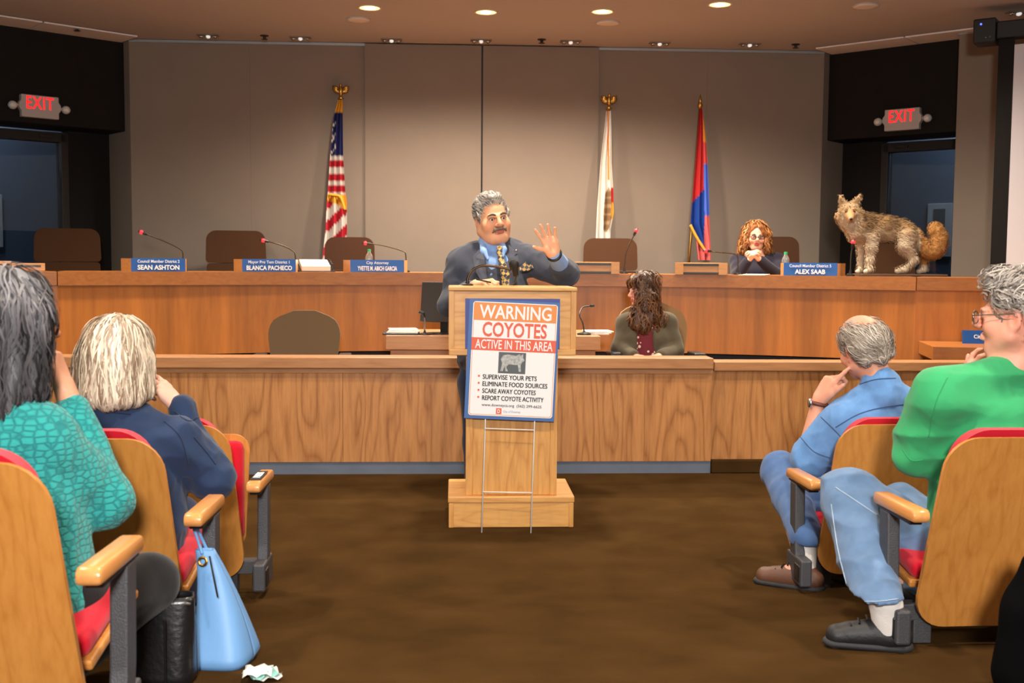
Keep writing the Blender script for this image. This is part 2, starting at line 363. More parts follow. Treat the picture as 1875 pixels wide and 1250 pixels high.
# ceiling fittings
M_lamp = mat('lit_lamp', (255, 214, 150), .4, emit=14)
M_cone = mat('gold_reflector_glow', (240, 196, 130), .35, .3, emit=1.3)  # lamplight caught by the reflector is put in as a glow
WARM = (1, .86, .70)
def downlight(x, y, energy, label, group=None):
    e = empty('downlight', (x, y, CZ), label=label, cat='ceiling light', group=group)
    MB().lathe([(.095, -.006), (.098, .0), (.085, .004), (.083, -.005), (.095, -.006)], cap=False).build('trim_ring', mat('pale_ring', (214, 196, 170), .5), e, smooth=True)
    MB().lathe([(.084, -.003), (.075, -.0032), (.02, -.0034), (.001, -.0034)]).build('reflector', M_cone, e, smooth=True)
    MB().ball((0, 0, -.004), (.045, .045, .006), 8).build('lamp', M_lamp, e, smooth=True)
    l = bpy.data.lights.new('downlight_beam', 'SPOT'); l.energy = energy; l.color = WARM; l.spot_size = R(150); l.spot_blend = 1; l.shadow_soft_size = .09
    o = bpy.data.objects.new('downlight_beam', l); COL.objects.link(o); o.parent = e; o.location = (0, 0, -.03)
for (px_, py_, w_) in ((677, 14, 'nearest the striped flag'), (890, 22, 'straight above the speaker'), (1103, 21, 'nearest the white bear flag'), (1318, 8, 'nearest the red and blue flag')):
    p = PZ(px_, py_, CZ); downlight(p.x, p.y, 200, 'lit round ceiling downlight over the dais, '+w_, 'downlights above the dais')
for (x, y, w_) in ((-2.6, 8.0, 'the left half of the clerk well'), (3.2, 8.0, 'the low staff desk'), (-2.4, 5.6, 'the left part of the oak partition'), (.3, 5.9, 'the lectern'), (3.0, 5.6, 'the lower oak partition section'), (-2.2, 2.8, 'the teal sweater row'), (2.8, 2.8, 'the green shirt row'), (.3, 2.6, 'the carpeted aisle')):
    downlight(x, y, 150, 'added unseen ceiling downlight over '+w_, 'unseen downlights added over the room')  # fixtures out of view, added to light the room
for (px_, py_, w_) in ((656, 35, 'behind the downlight by the striped flag'), (1113, 41, 'behind the downlight by the white bear flag'), (1585, 10, 'towards the right exit sign')):
    p = PZ(px_, py_, CZ); e = empty('ceiling_speaker', p, label='round pale ceiling speaker grille '+w_, cat='speaker', group='ceiling speakers')
    MB().lathe([(.1, -.012), (.106, -.006), (.106, 0), (.0, 0)], 24).build('rim', M_ceil, e, smooth=True)
    MB().lathe([(.0, -.014), (.07, -.0145), (.097, -.012), (.097, -.008)], 24).build('grille', mat('speaker_grille', (214, 208, 200), .7), e, smooth=True)
for (px_, py_, w_) in ((381, 64, 'over the BLANCA PACHECO plate'), (550, 68, 'just left of the striped flag'), (717, 72, 'just right of the striped flag'), (881, 73, 'over the dark seam of the back wall'), (1045, 75, 'just left of the white bear flag'), (1208, 78, 'between the two flags'), (1373, 80, 'over the seated person on the dais'), (1866, 22, 'above the projection screen')):
    p = PZ(px_, py_, CZ); e = empty('track_spot', p, label='three small chrome ceiling spots '+w_, cat='ceiling light', group='triple spot fittings along the back wall')
    MB().box((-.1, -.045, -.008), (.1, .045, 0), .004).build('plate', mat('spot_plate', (120, 108, 98), .6), e)
    for k in (-1, 0, 1):
        MB().ball((k*.066, 0, -.016), (.02, .03, .016), 8).build('spot_lamp', M_chrome if k else mat('spot_glint_glow', (240, 240, 236), .2, emit=.25), e, smooth=True)  # middle face is white and glows faintly in place of flash glints
for (px_, py_, w_) in ((141, 49, 'above the left exit sign'), (484, 65, 'left of the striped flag'), (992, 72, 'between speaker and white bear flag'), (1457, 81, 'above the ALEX SAAB plate')):
    p = PZ(px_, py_, CZ); e = empty('sprinkler', p, label='small dark ceiling sprinkler head '+w_, cat='sprinkler', group='sprinkler heads')
    MB().lathe([(.04, 0), (.04, -.006), (.015, -.01), (.012, -.03), (.03, -.034), (.03, -.037), (.0, -.037)], 12).build('sprinkler_body', M_dark, e)
# ================================================================== dais
DC = Vector((.31, 2.9, 0)); DR = 6.4; DT = 1.237; PF = .5
def arc(r, a): return Vector((DC.x+r*math.sin(a), DC.y+r*math.cos(a), 0))
AM = R(31)
def ring(r0, r1, z0, z1, a0, a1, n, name, m, parent, bev=0):
    t = bmesh.new(); prev = None; first = None
    for k in range(n+1):
        a = a0+(a1-a0)*k/n; p, q = arc(r0, a), arc(r1, a)
        cur = [t.verts.new((p.x, p.y, z0)), t.verts.new((p.x, p.y, z1)), t.verts.new((q.x, q.y, z1)), t.verts.new((q.x, q.y, z0))]
        if prev:
            for j in range(4): t.faces.new((prev[j], prev[(j+1) % 4], cur[(j+1) % 4], cur[j]))
        else: t.faces.new(cur[::-1])
        prev = cur
    t.faces.new(prev); bmesh.ops.recalc_face_normals(t, faces=t.faces[:])
    mb = MB(); mb.merge(t); o = mb.build(name, m, parent, ang=30); return o
pf = ring(6.55, 9.6, 0, PF, -R(40), R(40), 40, 'floor_platform', M_carpet, None); tag(pf, 'raised carpeted platform behind the dais', kind='structure')
dais = empty('dais', (DC.x, DC.y+DR, 0), label='long curved council dais with orange wood veneer front', cat='desk')
for o in (ring(DR-.025, DR+.66, DT-.105, DT, -AM, AM, 48, 'worktop', M_daist, None),):
    o.parent = dais; o.matrix_parent_inverse = dais.matrix_basis.inverted()
def wchild(o, p): o.parent = p; o.matrix_parent_inverse = p.matrix_basis.inverted(); return o
NP = 4
for k in range(NP):
    a0 = -AM+2*AM*k/NP; a1 = a0+2*AM/NP
    wchild(ring(DR, DR+.03, .577, DT-.105, a0, a1, 14, 'front_panel', M_dais, None), dais)
wchild(ring(DR+.14, DR+.2, 0, .6, -AM, AM, 40, 'kick_recess', mat('dark_kick_board', (48, 52, 62), .8), None), dais)
for s in (-1, 1):           # straight wing at each end
    p = arc(DR, s*AM); dv = Vector((s*math.cos(R(14)), -math.sin(R(14)), 0)); nv = Vector((s*math.sin(R(14)), math.cos(R(14)), 0))
    Tm = Matrix(((dv.x, nv.x, 0, p.x), (dv.y, nv.y, 0, p.y), (0, 0, 1, 0), (0, 0, 0, 1)))
    MB().box((0, -.02, DT-.105), (1.5, .6, DT), .003, M=Tm).build('wing_top', M_daist, dais, True)
    MB().box((0, .0, .0 if s > 0 else .3), (.9, .03, DT-.105), M=Tm).build('wing_panel', M_dais, dais, True)
    MB().box((.903, .0, .0 if s > 0 else .3), (1.5, .03, DT-.105), M=Tm).build('wing_panel', M_dais, dais, True)
    if s > 0: TW = Tm
# side staff desk below the right wing
sd = empty('staff_desk', TW @ Vector((.6, -.3, 0)), label='low wooden staff desk in front of the right dais wing', cat='desk')
zdk = PY(1740, 630, 8.0).z
MB().box((.03, -.62, zdk-.1), (2.3, -.02, zdk), .004, M=TW).build('desk_top', M_daist, sd, True)
MB().box((.06, -.58, 0), (2.3, -.5, zdk-.1), M=TW).build('desk_front', M_dais, sd, True)
# ================================================================== low oak partition
LY = 6.80
xr = PY(1303, 760, LY).x
lw = empty('partition_wall', (0, LY, 0), label='low oak partition wall with rounded cap behind the lectern', cat='partition')
tag(lw, kind=None)
HT = .737
MB().box((-5, LY-.03, HT-.07), (xr, LY+.16, HT), .006).build('cap', M_oakh, lw, True)
MB().box((-5, LY-.008, HT-.1), (xr, LY+.12, HT-.07)).build('reveal_strip', M_oakh, lw, True)
xs_ = [-5, -3.6, -2.3, PY(628, 760, LY).x, PY(920, 760, LY).x, PY(1180, 760, LY).x, xr]
for a, b in zip(xs_, xs_[1:]):
    MB().box((a+.0008, LY, .078), (b-.0008, LY+.11, HT-.1)).build('veneer_panel', M_oak, lw, True)
MB().box((-5, LY+.006, 0), (xr, LY+.1, .078)).build('base_strip', M_base, lw, True)
lw2 = empty('partition_wall', (xr+1, LY, 0), label='lower oak partition section right of the lectern, standing on a carpeted step', cat='partition')
MB().box((xr+.012, LY+.0, HT-.085), (xr+4, LY+.18, HT-.025), .006).build('cap', M_oakh, lw2, True)
MB().box((xr+.006, LY+.03, .085), (xr+1.5, LY+.14, HT-.085)).build('veneer_panel', M_oak, lw2, True)
MB().box((xr+1.502, LY+.03, .085), (xr+4, LY+.14, HT-.085)).build('veneer_panel', M_oak, lw2, True)
MB().box((xr+.004, LY-.01, 0), (xr+4, LY+.16, .085), .008).build('step', M_carpet, lw2, True)
# ================================================================== well table
ta = P(706, 614, 7.55); tb = P(1101, 618, 7.6); ty = ta.y; tz = ta.z
tbl = empty('clerk_table', ((ta.x+tb.x)/2, ty+.3, 0), label='wooden clerk table standing between partition and dais', cat='table')
MB().box((ta.x, ty, tz-.1), (tb.x, ty+.72, tz), .005).build('table_top', M_oakh, tbl, True)
MB().box((ta.x+.03, ty+.04, 0), (tb.x-.03, ty+.68, tz-.1), .004).build('table_body', M_oakh, tbl, True)
# ================================================================== lectern
L0 = PZ(936, 965, 0)
lec = empty('lectern', L0, label='light oak lectern with square column and stepped base', cat='lectern')
def lb(lo, hi, name, m=M_lect, bev=.003, parent=lec): return MB().box(lo, hi, bev).build(name, m, parent)
lb((-.31, 0, 0), (.31, .44, .125), 'base', M_lecth)
lb((-.318, -.008, .125), (.318, .45, .158), 'base_lip', M_lecth, .006)
lb((-.212, .03, .158), (.212, .34, .885), 'column')
for s in (-1, 1):
    lb((s*.212-.018, .022, .158), (s*.212+.018, .06, .885), 'column_stile')
    lb((s*.302-.012, -.006, .0), (s*.302+.012, .012, .125), 'base_stile')
bx_ = lb((-.30, .006, .885), (.30, .40, 1.19), 'head_box', M_lecth)
for s in (-1, 1): lb((s*.303-.014, -.006, .895), (s*.303+.014, .41, 1.19), 'head_stile', M_lect, .002)
lb((-.316, -.012, .868), (.316, .41, .9), 'head_bottom_rail', M_lecth, .005)
lb((-.32, -.016, 1.188), (.32, .42, 1.207), 'top_edge', M_lecth, .005)
lb((-.235, -.004, .9), (.235, .006, 1.15), 'blue_plaque', mat('royal_blue_plaque', (58, 74, 152), .5), .001)
# ------------------------------------------------------------------ warning sign
SY = L0.y-.03
def spt(x, y): return PY(x, y, SY)
tl, tr_, bl = spt(860, 546.5), spt(1026, 554.5), spt(849, 765)
xd = (tr_-tl).normalized(); zd = (tl-bl).normalized(); zd = (zd-xd*zd.dot(xd)).normalized()
sw = (tr_-tl).length; sh = (tl-bl).length; u_ = sw/166.0
sc0 = tl + xd*sw/2 - zd*sh/2
sg = empty('warning_sign', (sc0.x, sc0.y, 0), label='coyote warning yard sign on thin wire legs against the lectern', cat='sign')
nrm = xd.cross(zd)
def sq(u0_, u1, v0, v1, lay, name, m, r=0):      # rectangle in sign pixels (u from centre, v down from top)
    f0 = lay*.0012
    pts = []
    if r:
        for (cx, cy, a0) in ((u1-r, v0+r, 90), (u0_+r, v0+r, 180), (u0_+r, v1-r, 270), (u1-r, v1-r, 0)):
            for k in range(5):
                a = R(a0-0+ (k*22.5 if True else 0) - (90 if a0 == 90 else 90 if False else 0)) if False else R({90: 0, 180: 90, 270: 180, 0: 270}[a0]+k*22.5)
                pts.append((cx+r*math.cos(a), cy-r*math.sin(a)))
    else: pts = [(u0_, v0), (u0_, v1), (u1, v1), (u1, v0)]
    Q = [sc0 + xd*(u*u_) + zd*((110-v)*u_*(sh/(220*u_))) + nrm*f0 for u, v in pts]
    return MB().prism(Q, nrm*.0012).build(name, m, sg, True)
def stext(body, uc, vc, width, cap, m, name='lettering', bold=0., left=False, lay=3):
    o_ = sc0 + xd*(uc*u_) + zd*((110-vc)*sh/220) + nrm*(lay*.0012+.0006)
    t = text(body, 1, Matrix.Identity(4), m, sg, name, bold=bold, ext=.0)
    me = t.data; co = np.zeros(len(me.vertices)*3); me.vertices.foreach_get('co', co); co = co.reshape(-1, 3)
    lo, hi = co.min(0), co.max(0); c = (lo+hi)/2
    n = np.empty_like(co)
    kx = width*u_/(hi[0]-lo[0]); ky = cap*u_/(hi[1]-lo[1])
    x = (co[:, 0]-(lo[0] if left else c[0]))*kx; y = (co[:, 1]-c[1])*ky
    for i in range(3): n[:, i] = o_[i]+xd[i]*x+zd[i]*y
    me.vertices.foreach_set('co', n.ravel()); me.update()
    t.matrix_parent_inverse = sg.matrix_basis.inverted(); return t
M_so = mat('sign_orange', (236, 146, 72), .5); M_sr = mat('sign_red_orange', (232, 98, 66), .5)
M_sw = mat('sign_white', (246, 246, 246), .5); M_sb = mat('sign_blue_border', (66, 108, 172), .5)
M_sk = mat('sign_dark_print', (52, 48, 50), .6)
sq(-83, 83, 0, 220, -2, 'board', M_sb)
sq(-76, 79, 4, 214, -.9, 'white_panel', M_sw, 5)
sq(-74.5, 77.5, 5.5, 212.5, -.6, 'orange_line', M_so, 4.5); sq(-73.5, 76.5, 6.5, 211.5, -.3, 'white_field', M_sw, 4)
sq(-74, 77, 5.5, 38, 1, 'orange_band', M_so); sq(-76, 79, 70, 93, 1, 'red_band', M_sr)
stext('WARNING', 2, 22, 132, 25, M_sw, bold=.02); stext('COYOTES', 2, 54, 118, 27, M_sr, bold=.02)
stext('ACTIVE IN THIS AREA', 2, 81.5, 142, 17, M_sw, bold=.01)
sq(-25, 25, 95, 134, 1, 'coyote_photo', mat('photo_grey', (86, 92, 96), .5))
cp = [(-21, 130), (-18, 116), (-21, 108), (-17, 101), (-8, 99), (6, 101), (11, 99), (13, 97), (15, 100), (20, 97), (20, 104), (23, 109), (18, 113), (16, 118), (17, 130), (13, 130), (11, 118), (-6, 117), (-10, 122), (-7, 130), (-11, 130), (-14, 121), (-16, 130)]
MB().prism([sc0+xd*(u*u_)+zd*((110-v)*sh/220)+nrm*.0024 for u, v in cp], nrm*.0004).build('coyote_photo_figure', mat('photo_light_grey', (178, 180, 178), .5, var=.35, vscale=90), sg, True)
for i, (b_, w_) in enumerate((('SUPERVISE YOUR PETS', 99), ('ELIMINATE FOOD SOURCES', 119), ('SCARE AWAY COYOTES', 98), ('REPORT COYOTE ACTIVITY', 113))):
    v = 141.5+i*13; u = -52.5+i*.2
    for s_ in (0, .45): stext(b_, u+s_, v, w_, 8.5, M_sk, bold=0, left=True)
    MB().lathe([(1.9*u_, 0), (1.9*u_, .0005), (0.0001, .0005)], 12, M=frame(sc0+xd*((u-7)*u_)+zd*((110-v+1)*sh/220)+nrm*.0036, xd, zd)).build('bullet_dot', M_sr, sg, True)
stext('www.downeyca.org  (562) 299-6625', -52, 194, 110, 6.5, M_sk, bold=.008, left=True)
sq(-25, -15, 199, 210, 1, 'logo_square', M_sr); stext('D', -20, 204.5, 5, 7, M_sw, bold=.02)
stext('City of Downey', -12, 205, 32, 5, mat('sign_faint_blue', (120, 150, 190), .6), left=True)
M_wire = mat('galvanised_wire', (236, 234, 230), .4, .1)
wl = []
for (tx, ty_, fx, fy) in ((889, 768, 882, 976), (979, 772, 972, 977)):
    top = spt(tx, ty_-40) - nrm*.008; ft = PZ(fx, fy, 0) + Vector((0, 0, .003)); wl.append((top, ft))
    MB().tube([top, spt(tx, ty_) - nrm*.007, ft], .0032, 8).build('wire_leg', M_wire, sg, True, smooth=True)
for t_ in (.23, .70):
    MB().tube([wl[0][0].lerp(wl[0][1], t_), wl[1][0].lerp(wl[1][1], t_)], .003, 8).build('wire_crossbar', M_wire, sg, True, smooth=True)
# ------------------------------------------------------------------ lectern microphone
def spline(pts, n=6):
    pts = [Vector(p) for p in pts]; out = []
    for i in range(len(pts)-1):
        p0 = pts[max(i-1, 0)]; p1 = pts[i]; p2 = pts[i+1]; p3 = pts[min(i+2, len(pts)-1)]
        for k in range(n):
            t = k/n; out.append(.5*((2*p1)+(p2-p0)*t+(2*p0-5*p1+4*p2-p3)*t*t+(3*p1-p0-3*p2+p3)*t**3))
    out.append(pts[-1]); return out
lm = empty('gooseneck_microphone', (P(856, 522, 5.72).x, P(856, 522, 5.72).y, 1.207), label='black gooseneck microphone curving over the lectern top', cat='microphone')
pb = P(856, 526, 5.72); pb.z = 1.208
MB().tube(spline([pb, P(857, 508, 5.72), P(868, 492, 5.72), P(888, 486, 5.72), P(915, 489, 5.72), P(936, 494, 5.72)]), .0075, 10).build('gooseneck', mat('dark_bronze_metal', (58, 48, 38), .3, .8), lm, True, smooth=True)
MB().lathe([(.03, 0), (.03, .006), (.012, .012), (.011, .02)], 16, M=Matrix.Translation(pb)).build('flange', M_plastic, lm, True)
pm0, pm1 = P(940, 476, 5.70), P(945, 506, 5.68)
MB().tube([pm0.lerp(pm1, t_) for t_ in (0, .06, .2, .45, .5, .95, 1)], [.008, .019, .026, .025, .017, .015, .01], 16).build('microphone_head', mat('mic_mesh_metal', (40, 38, 36), .4, .6, bump=.6, bscale=600), lm, True, smooth=True)
MB().tube(spline([pm1, P(944, 516, 5.72), P(938, 521, 5.78)]), .003, 6).build('cable', M_plastic, lm, True)
# ================================================================== auditorium seats
def shell(zb, zt, wb_, wt_, yb, yt, rt, rb, depth, n=26, m=15, top_extra=0, curv=.22):
    """moulded board seen from behind: rows of points, curved about the vertical"""
    g = []
    hgt = zt-zb
    for i in range(n+1):
        v = i/n; v = .5-.5*math.cos(math.pi*v); z = zb+hgt*v
        w = wb_+(wt_-wb_)*v
        if zt-z < rt: w = w-rt+math.sqrt(max(rt*rt-(rt-(zt-z))**2, 0))
        if z-zb < rb: w = w-rb+math.sqrt(max(rb*rb-(rb-(z-zb))**2, 0))
        y = yb+(yt-yb)*v+depth
        g.append([(w*(-1+2*j/m), y - curv*(w*(-1+2*j/m))**2 + curv*.05, z) for j in range(m+1)])
    return g
def make_seat(s, folded=False):
    """s = +1: aisle on the +x side.  origin on the floor under the back"""
    e = empty('auditorium_seat')
    sheet(shell(.067, .70, .255, .215, -.01, -.15, .10, .11, 0), 'back_shell', M_ply, e, thick=(0, .016, 0))
    g = shell(.09, .72, .19, .17, .0, -.15, .10, .06, .03)
    sheet(g, 'back_cushion', M_red, e, thick=(0, .05, 0))
    if folded:
        MB().box((-.23, .085, .2), (.225, .145, .60), .03, 3).build('seat_cushion', M_red, e, ang=50)
        sheet(shell(.17, .62, .22, .245, .15, .15, .07, .03, 0, curv=0), 'seat_pan', M_ply, e, thick=(0, .014, 0))
    else:
        Mt = Matrix.Translation((0, .06, .2)) @ Matrix.Rotation(R(9), 4, 'X')
        MB().box((-.23, 0, .0), (.23, .37, .055), .024, 3, M=Mt).build('seat_cushion', M_red, e, ang=50)
        MB().box((-.24, -.01, -.022), (.24, .38, .004), .008, M=Mt).build('seat_pan', M_ply, e)
    X = s*.317
    pr_ = [(X-s*0-.0275, y, z) for y, z in ((-.20, .452), (.115, .445), (.12, .462), (.112, .484), (-.192, .492), (-.204, .474))]
    MB().prism(pr_, (.055, 0, 0), .009).build('armrest', M_arm, e, ang=40)
    MB().box((X-.02, -.16, .437), (X+.02, .1, .453), .003).build('arm_bracket', M_plastic, e)
    MB().prism([(X-.021, y, z) for y, z in ((.005, .44), (.075, .44), (.062, .2), (.05, .14), (-.02, .14), (-.008, .2))], (.042, 0, 0), .006).build('arm_post', M_steel, e)
    MB().box((X-.024, -.10, .04), (X+.024, .09, .15), .008).build('bracket', M_steel, e)
    MB().box((X-.028 if s > 0 else X-.028, -.085, .055), (X+.028, -.02, .125), .006).build('bracket_cover', M_plastic, e)
    MB().box((-.30, .03, .075), (.30, .085, .13), .004).build('beam', M_steel, e)
    for x in (-.2, .18): MB().box((x-.03, .03, 0), (x+.03, .085, .08), .004).build('foot', M_steel, e)
    return e
def put_seat(s, folded, X, Y, label):
    e = make_seat(s, folded); e.location = (X, Y, floor_z(Y)); tag(e, label, 'seat', 'auditorium seats'); return e
SX = -1.074; SXR = 1.717
put_seat(1, False, SX, 2.46, 'curved plywood auditorium seat of the person in the teal sweater')
put_seat(1, False, SX, 3.36, 'plywood auditorium seat of the blonde person in the navy jacket')
seatC = put_seat(1, True, SX, 4.30, 'empty plywood auditorium seat with folded red cushion beside the aisle')
put_seat(-1, False, SXR, 3.36, 'plywood auditorium seat of the person in the green shirt')
put_seat(-1, False, SXR, 4.30, 'plywood auditorium seat of the person in the denim shirt')
# press label on the empty seat's armrest
MB().box((.296, -.15, .4915), (.338, .02, .4945), .001).build('press_plate', M_plastic, seatC)
text('PRESS', .038, Matrix.Translation((.317, -.065, .4955)) @ Matrix.Rotation(R(90), 4, 'Z'), M_white, seatC, bold=.001, xs=1.1)
# ================================================================== things on the dais
def dais_px(px_, r, z=DT):            # point of the dais at radius r seen in column px_
    rr = ray(px_, 500); d = Vector((rr.x, rr.y)).normalized(); o = Vector((C0.x-DC.x, C0.y-DC.y))
    b = o.dot(d); c = o.dot(o)-r*r; t = -b+math.sqrt(b*b-c)
    x, y = o.x+d.x*t, o.y+d.y*t
    return Vector((x+DC.x, y+DC.y, z)), math.atan2(x, y)       # angle: outward
M_np = wood('nameplate_wood', (206, 146, 84), (170, 108, 54), 0, 1, .2)
def nameplate(x0, x1, l1, l2, label, hgt=.105):
    p, a = dais_px((x0+x1)/2, DR+.03); q, _ = dais_px(x0, DR+.03); w = 2*(p-q).length
    e = empty('nameplate', p, -a, label, 'nameplate', 'nameplates on the dais')
    MB().prism([(-w/2, 0, 0), (w/2, 0, 0), (w/2+.05, .2, 0), (-w/2-.05, .2, 0)], (0, 0, hgt*.98)).build('holder', M_np, e)
    MB().prism([(-w/2-.002, -.008, .002), (w/2+.002, -.008, .002), (w/2+.002, -.002, hgt), (-w/2-.002, -.002, hgt)], (0, .006, 0)).build('plate', M_blue, e)
    F_ = Matrix.Translation((0, -.0105, hgt*.76)) @ Matrix.Rotation(R(90), 4, 'X')
    text(l1, .033, F_, M_white, e, bold=.0004, xs=min(1.0, .92*w/(.0165*len(l1)+.01)))
    text(l2, .05, Matrix.Translation((0, -.0105, hgt*.30)) @ Matrix.Rotation(R(90), 4, 'X'), M_white, e, bold=.0014, xs=min(.95, .93*w/(.034*len(l2))))
    return e
nameplate(241, 340, 'Council Member District 2', 'SEAN ASHTON', 'blue nameplate reading SEAN ASHTON on the dais')
nameplate(444, 542, 'Mayor Pro Tem District 1', 'BLANCA PACHECO', 'blue nameplate reading BLANCA PACHECO on the dais')
nameplate(642, 740, 'City Attorney', 'YVETTE M. ABICH GARCIA', 'blue nameplate reading YVETTE M. ABICH GARCIA on the dais')
nameplate(1435, 1532, 'Council Member District 5', 'ALEX SAAB', 'blue nameplate reading ALEX SAAB on the dais')
def holder(x0, x1, label):
    p, a = dais_px((x0+x1)/2, DR-.03); q, _ = dais_px(x0, DR-.03); w = 2*(p-q).length
    e = empty('nameplate_stand', p, -a, label, 'nameplate stand')
    MB().box((-w/2, 0, 0), (w/2, .16, .1), .003).build('block', M_np, e)
    for z in (.012, .082):
        MB().box((-w*.34, -.004, z-.009), (w*.34, .004, z+.009), .001).build('slot', M_plastic, e)
    for s in (-1, 1): MB().box((s*w*.42-w*.08, -.006, 0), (s*w*.42+w*.08, .0, .1), .001).build('end_block', M_np, e)
holder(1236, 1331, 'empty wooden nameplate stand on the dais under the red and blue flag')
holder(1040, 1134, 'empty wooden nameplate stand on the dais beside the raised hand')
p, a = None, None
e = empty('nameplate_stand', P(40, 490, 8.6), 0, 'wooden nameplate stand at the left end of the dais', 'nameplate stand')
zz = DT
q = P(52, 488, 8.55); e.location = (q.x, q.y, DT); e.rotation_euler = (0, 0, R(20))
MB().box((-.12, 0, 0), (.12, .14, .06), .003).build('block', M_np, e)
MB().box((-.3, .02, 0), (-.125, .16, .075), .003).build('block', M_np, e)
MB().box((-.09, -.003, .03), (.09, .003, .045)).build('slot', M_plastic, e)
M_mic = mat('gooseneck_dark_metal', (70, 58, 46), .35, .7)
def mic(pts, label, r=None):
    b_, _ = dais_px(pts[0][0], DR+(r or .29)); d = (b_-C0).dot(fw)
    e = empty('gooseneck_microphone', b_, label=label, cat='microphone', group='microphones on the dais')
    path = [b_+Vector((0, 0, .0))] + [P(x, y, d+dd) for x, y, dd in pts[1:]]
    MB().tube(spline(path), .0055, 8).build('gooseneck', M_mic, e, True, smooth=True)
    MB().lathe([(.035, 0), (.035, .012), (.012, .02), (.008, .05)], 16, M=Matrix.Translation(b_)).build('microphone_base', M_plastic, e, True)
    tip = path[-1]; dr_ = (path[-1]-path[-2]).normalized()
    MB().tube([tip-dr_*.05, tip-dr_*.045, tip, tip+dr_*.02, tip+dr_*.026], [.006, .011, .012, .011, .004], 10).build('capsule', M_plastic, e, True, smooth=True)
    MB().ball(tip, (.017, .017, .017), 8).build('light_ring', M_redled, e, True, smooth=True)
mic([(335, 480, 0), (335, 466, 0), (330, 456, 0), (300, 441, -.03), (259, 425, -.05)], 'gooseneck microphone with red light behind the SEAN ASHTON plate')
mic([(541, 488, 0), (541, 470, 0), (535, 458, 0), (510, 447, -.03), (482, 440, -.05)], 'gooseneck microphone with red light behind the BLANCA PACHECO plate')
mic([(743, 488, 0), (743, 467, 0), (736, 459, 0), (700, 449, -.03), (669, 445, -.05)], 'gooseneck microphone with red light beside the water bottle')
mic([(1143, 498, 0), (1145, 470, 0), (1150, 452, 0), (1158, 436, 0), (1165, 422, 0)], 'upright gooseneck microphone with red light at the empty stand')
mic([(1350, 498, 0), (1351, 473, 0), (1344, 465, 0), (1318, 462, -.03), (1292, 459, -.05)], 'gooseneck microphone with red light in front of the seated person on the dais')
mic([(1557, 496, 0), (1558, 470, 0), (1560, 455, 0), (1562, 443, 0)], 'short gooseneck microphone with red light under the coyote', r=.04)
def bottle(px_, r, label, s=1):
    b_, _ = dais_px(px_, DR+r)
    e = empty('water_bottle', b_, label=label, cat='bottle')
    MB().lathe([(.001, 0), (.03, .002), (.033, .01), (.031, .05), (.033, .07), (.031, .09), (.033, .12), (.028, .145), (.014, .17), (.013, .18), (.001, .18)], 16).build('bottle_body', mat('clear_plastic', (225, 232, 232), .08, trans=.85), e, smooth=True)
    MB().lathe([(.016, .176), (.016, .196), (.001, .198)], 14).build('cap', mat('green_cap', (40, 150, 96), .5), e)
bottle(676, .36, 'clear water bottle with green cap behind the City Attorney plate')
bottle(1438, .36, 'clear water bottle with green cap beside the seated person on the dais')
b_, a = dais_px(581, DR+.16)
e = empty('binder', b_+Vector((0, 0, .002)), -a, 'open binder with white pages lying on the dais between two nameplates', 'binder')
Mt = Matrix.Rotation(R(12), 4, 'X')
MB().box((-.13, 0, .005), (.11, .26, .05), .003, M=Mt).build('pages', M_paper, e)
MB().box((-.15, -.01, 0), (.15, .28, .006), .001, M=Mt).build('cover', M_plastic, e)
for k in range(3):
    MB().tube([Mt @ Vector((.12+.02*math.cos(t_), .06+.08*k, .03+.03*math.sin(t_))) for t_ in np.linspace(0, 2*math.pi, 13)], .004, 6).build('ring', M_plastic, e)
b_, a = dais_px(1378, DR+.08)
e = empty('paper_stack', b_, -a, 'loose white papers on the dais before the seated person', 'paper')
for k in range(3): MB().box((-.12+.03*k, .01*k, .003*k), (.1+.02*k, .2, .003*k+.0025), M=Matrix.Rotation(R(5*k-6), 4, 'Z')).build('sheet', M_paper, e)
# blue plate on the staff desk
pn = PZ(1784, 629, zdk)
e = empty('nameplate', pn, R(-10), 'blue nameplate on the low staff desk behind the green shirted person', 'nameplate')
MB().prism([(-.085, 0, 0), (.16, 0, 0), (.16, .02, .1), (-.085, .02, .1)], (0, .012, 0)).build('plate', M_blue, e)
text('City', .04, Matrix.Translation((.03, -.0015+.011, .052)) @ Matrix.Rotation(R(78), 4, 'X'), M_white, e, bold=.0006)
pn = PZ(1752, 624, zdk)
e = empty('paper_stack', pn, R(-10), 'thin stack of papers on the low staff desk', 'paper')
MB().box((-.1, 0, 0), (.1, .2, .006)).build('folder', M_plastic, e); MB().box((-.08, .01, .006), (.1, .19, .018), .002).build('sheets', M_paper, e)
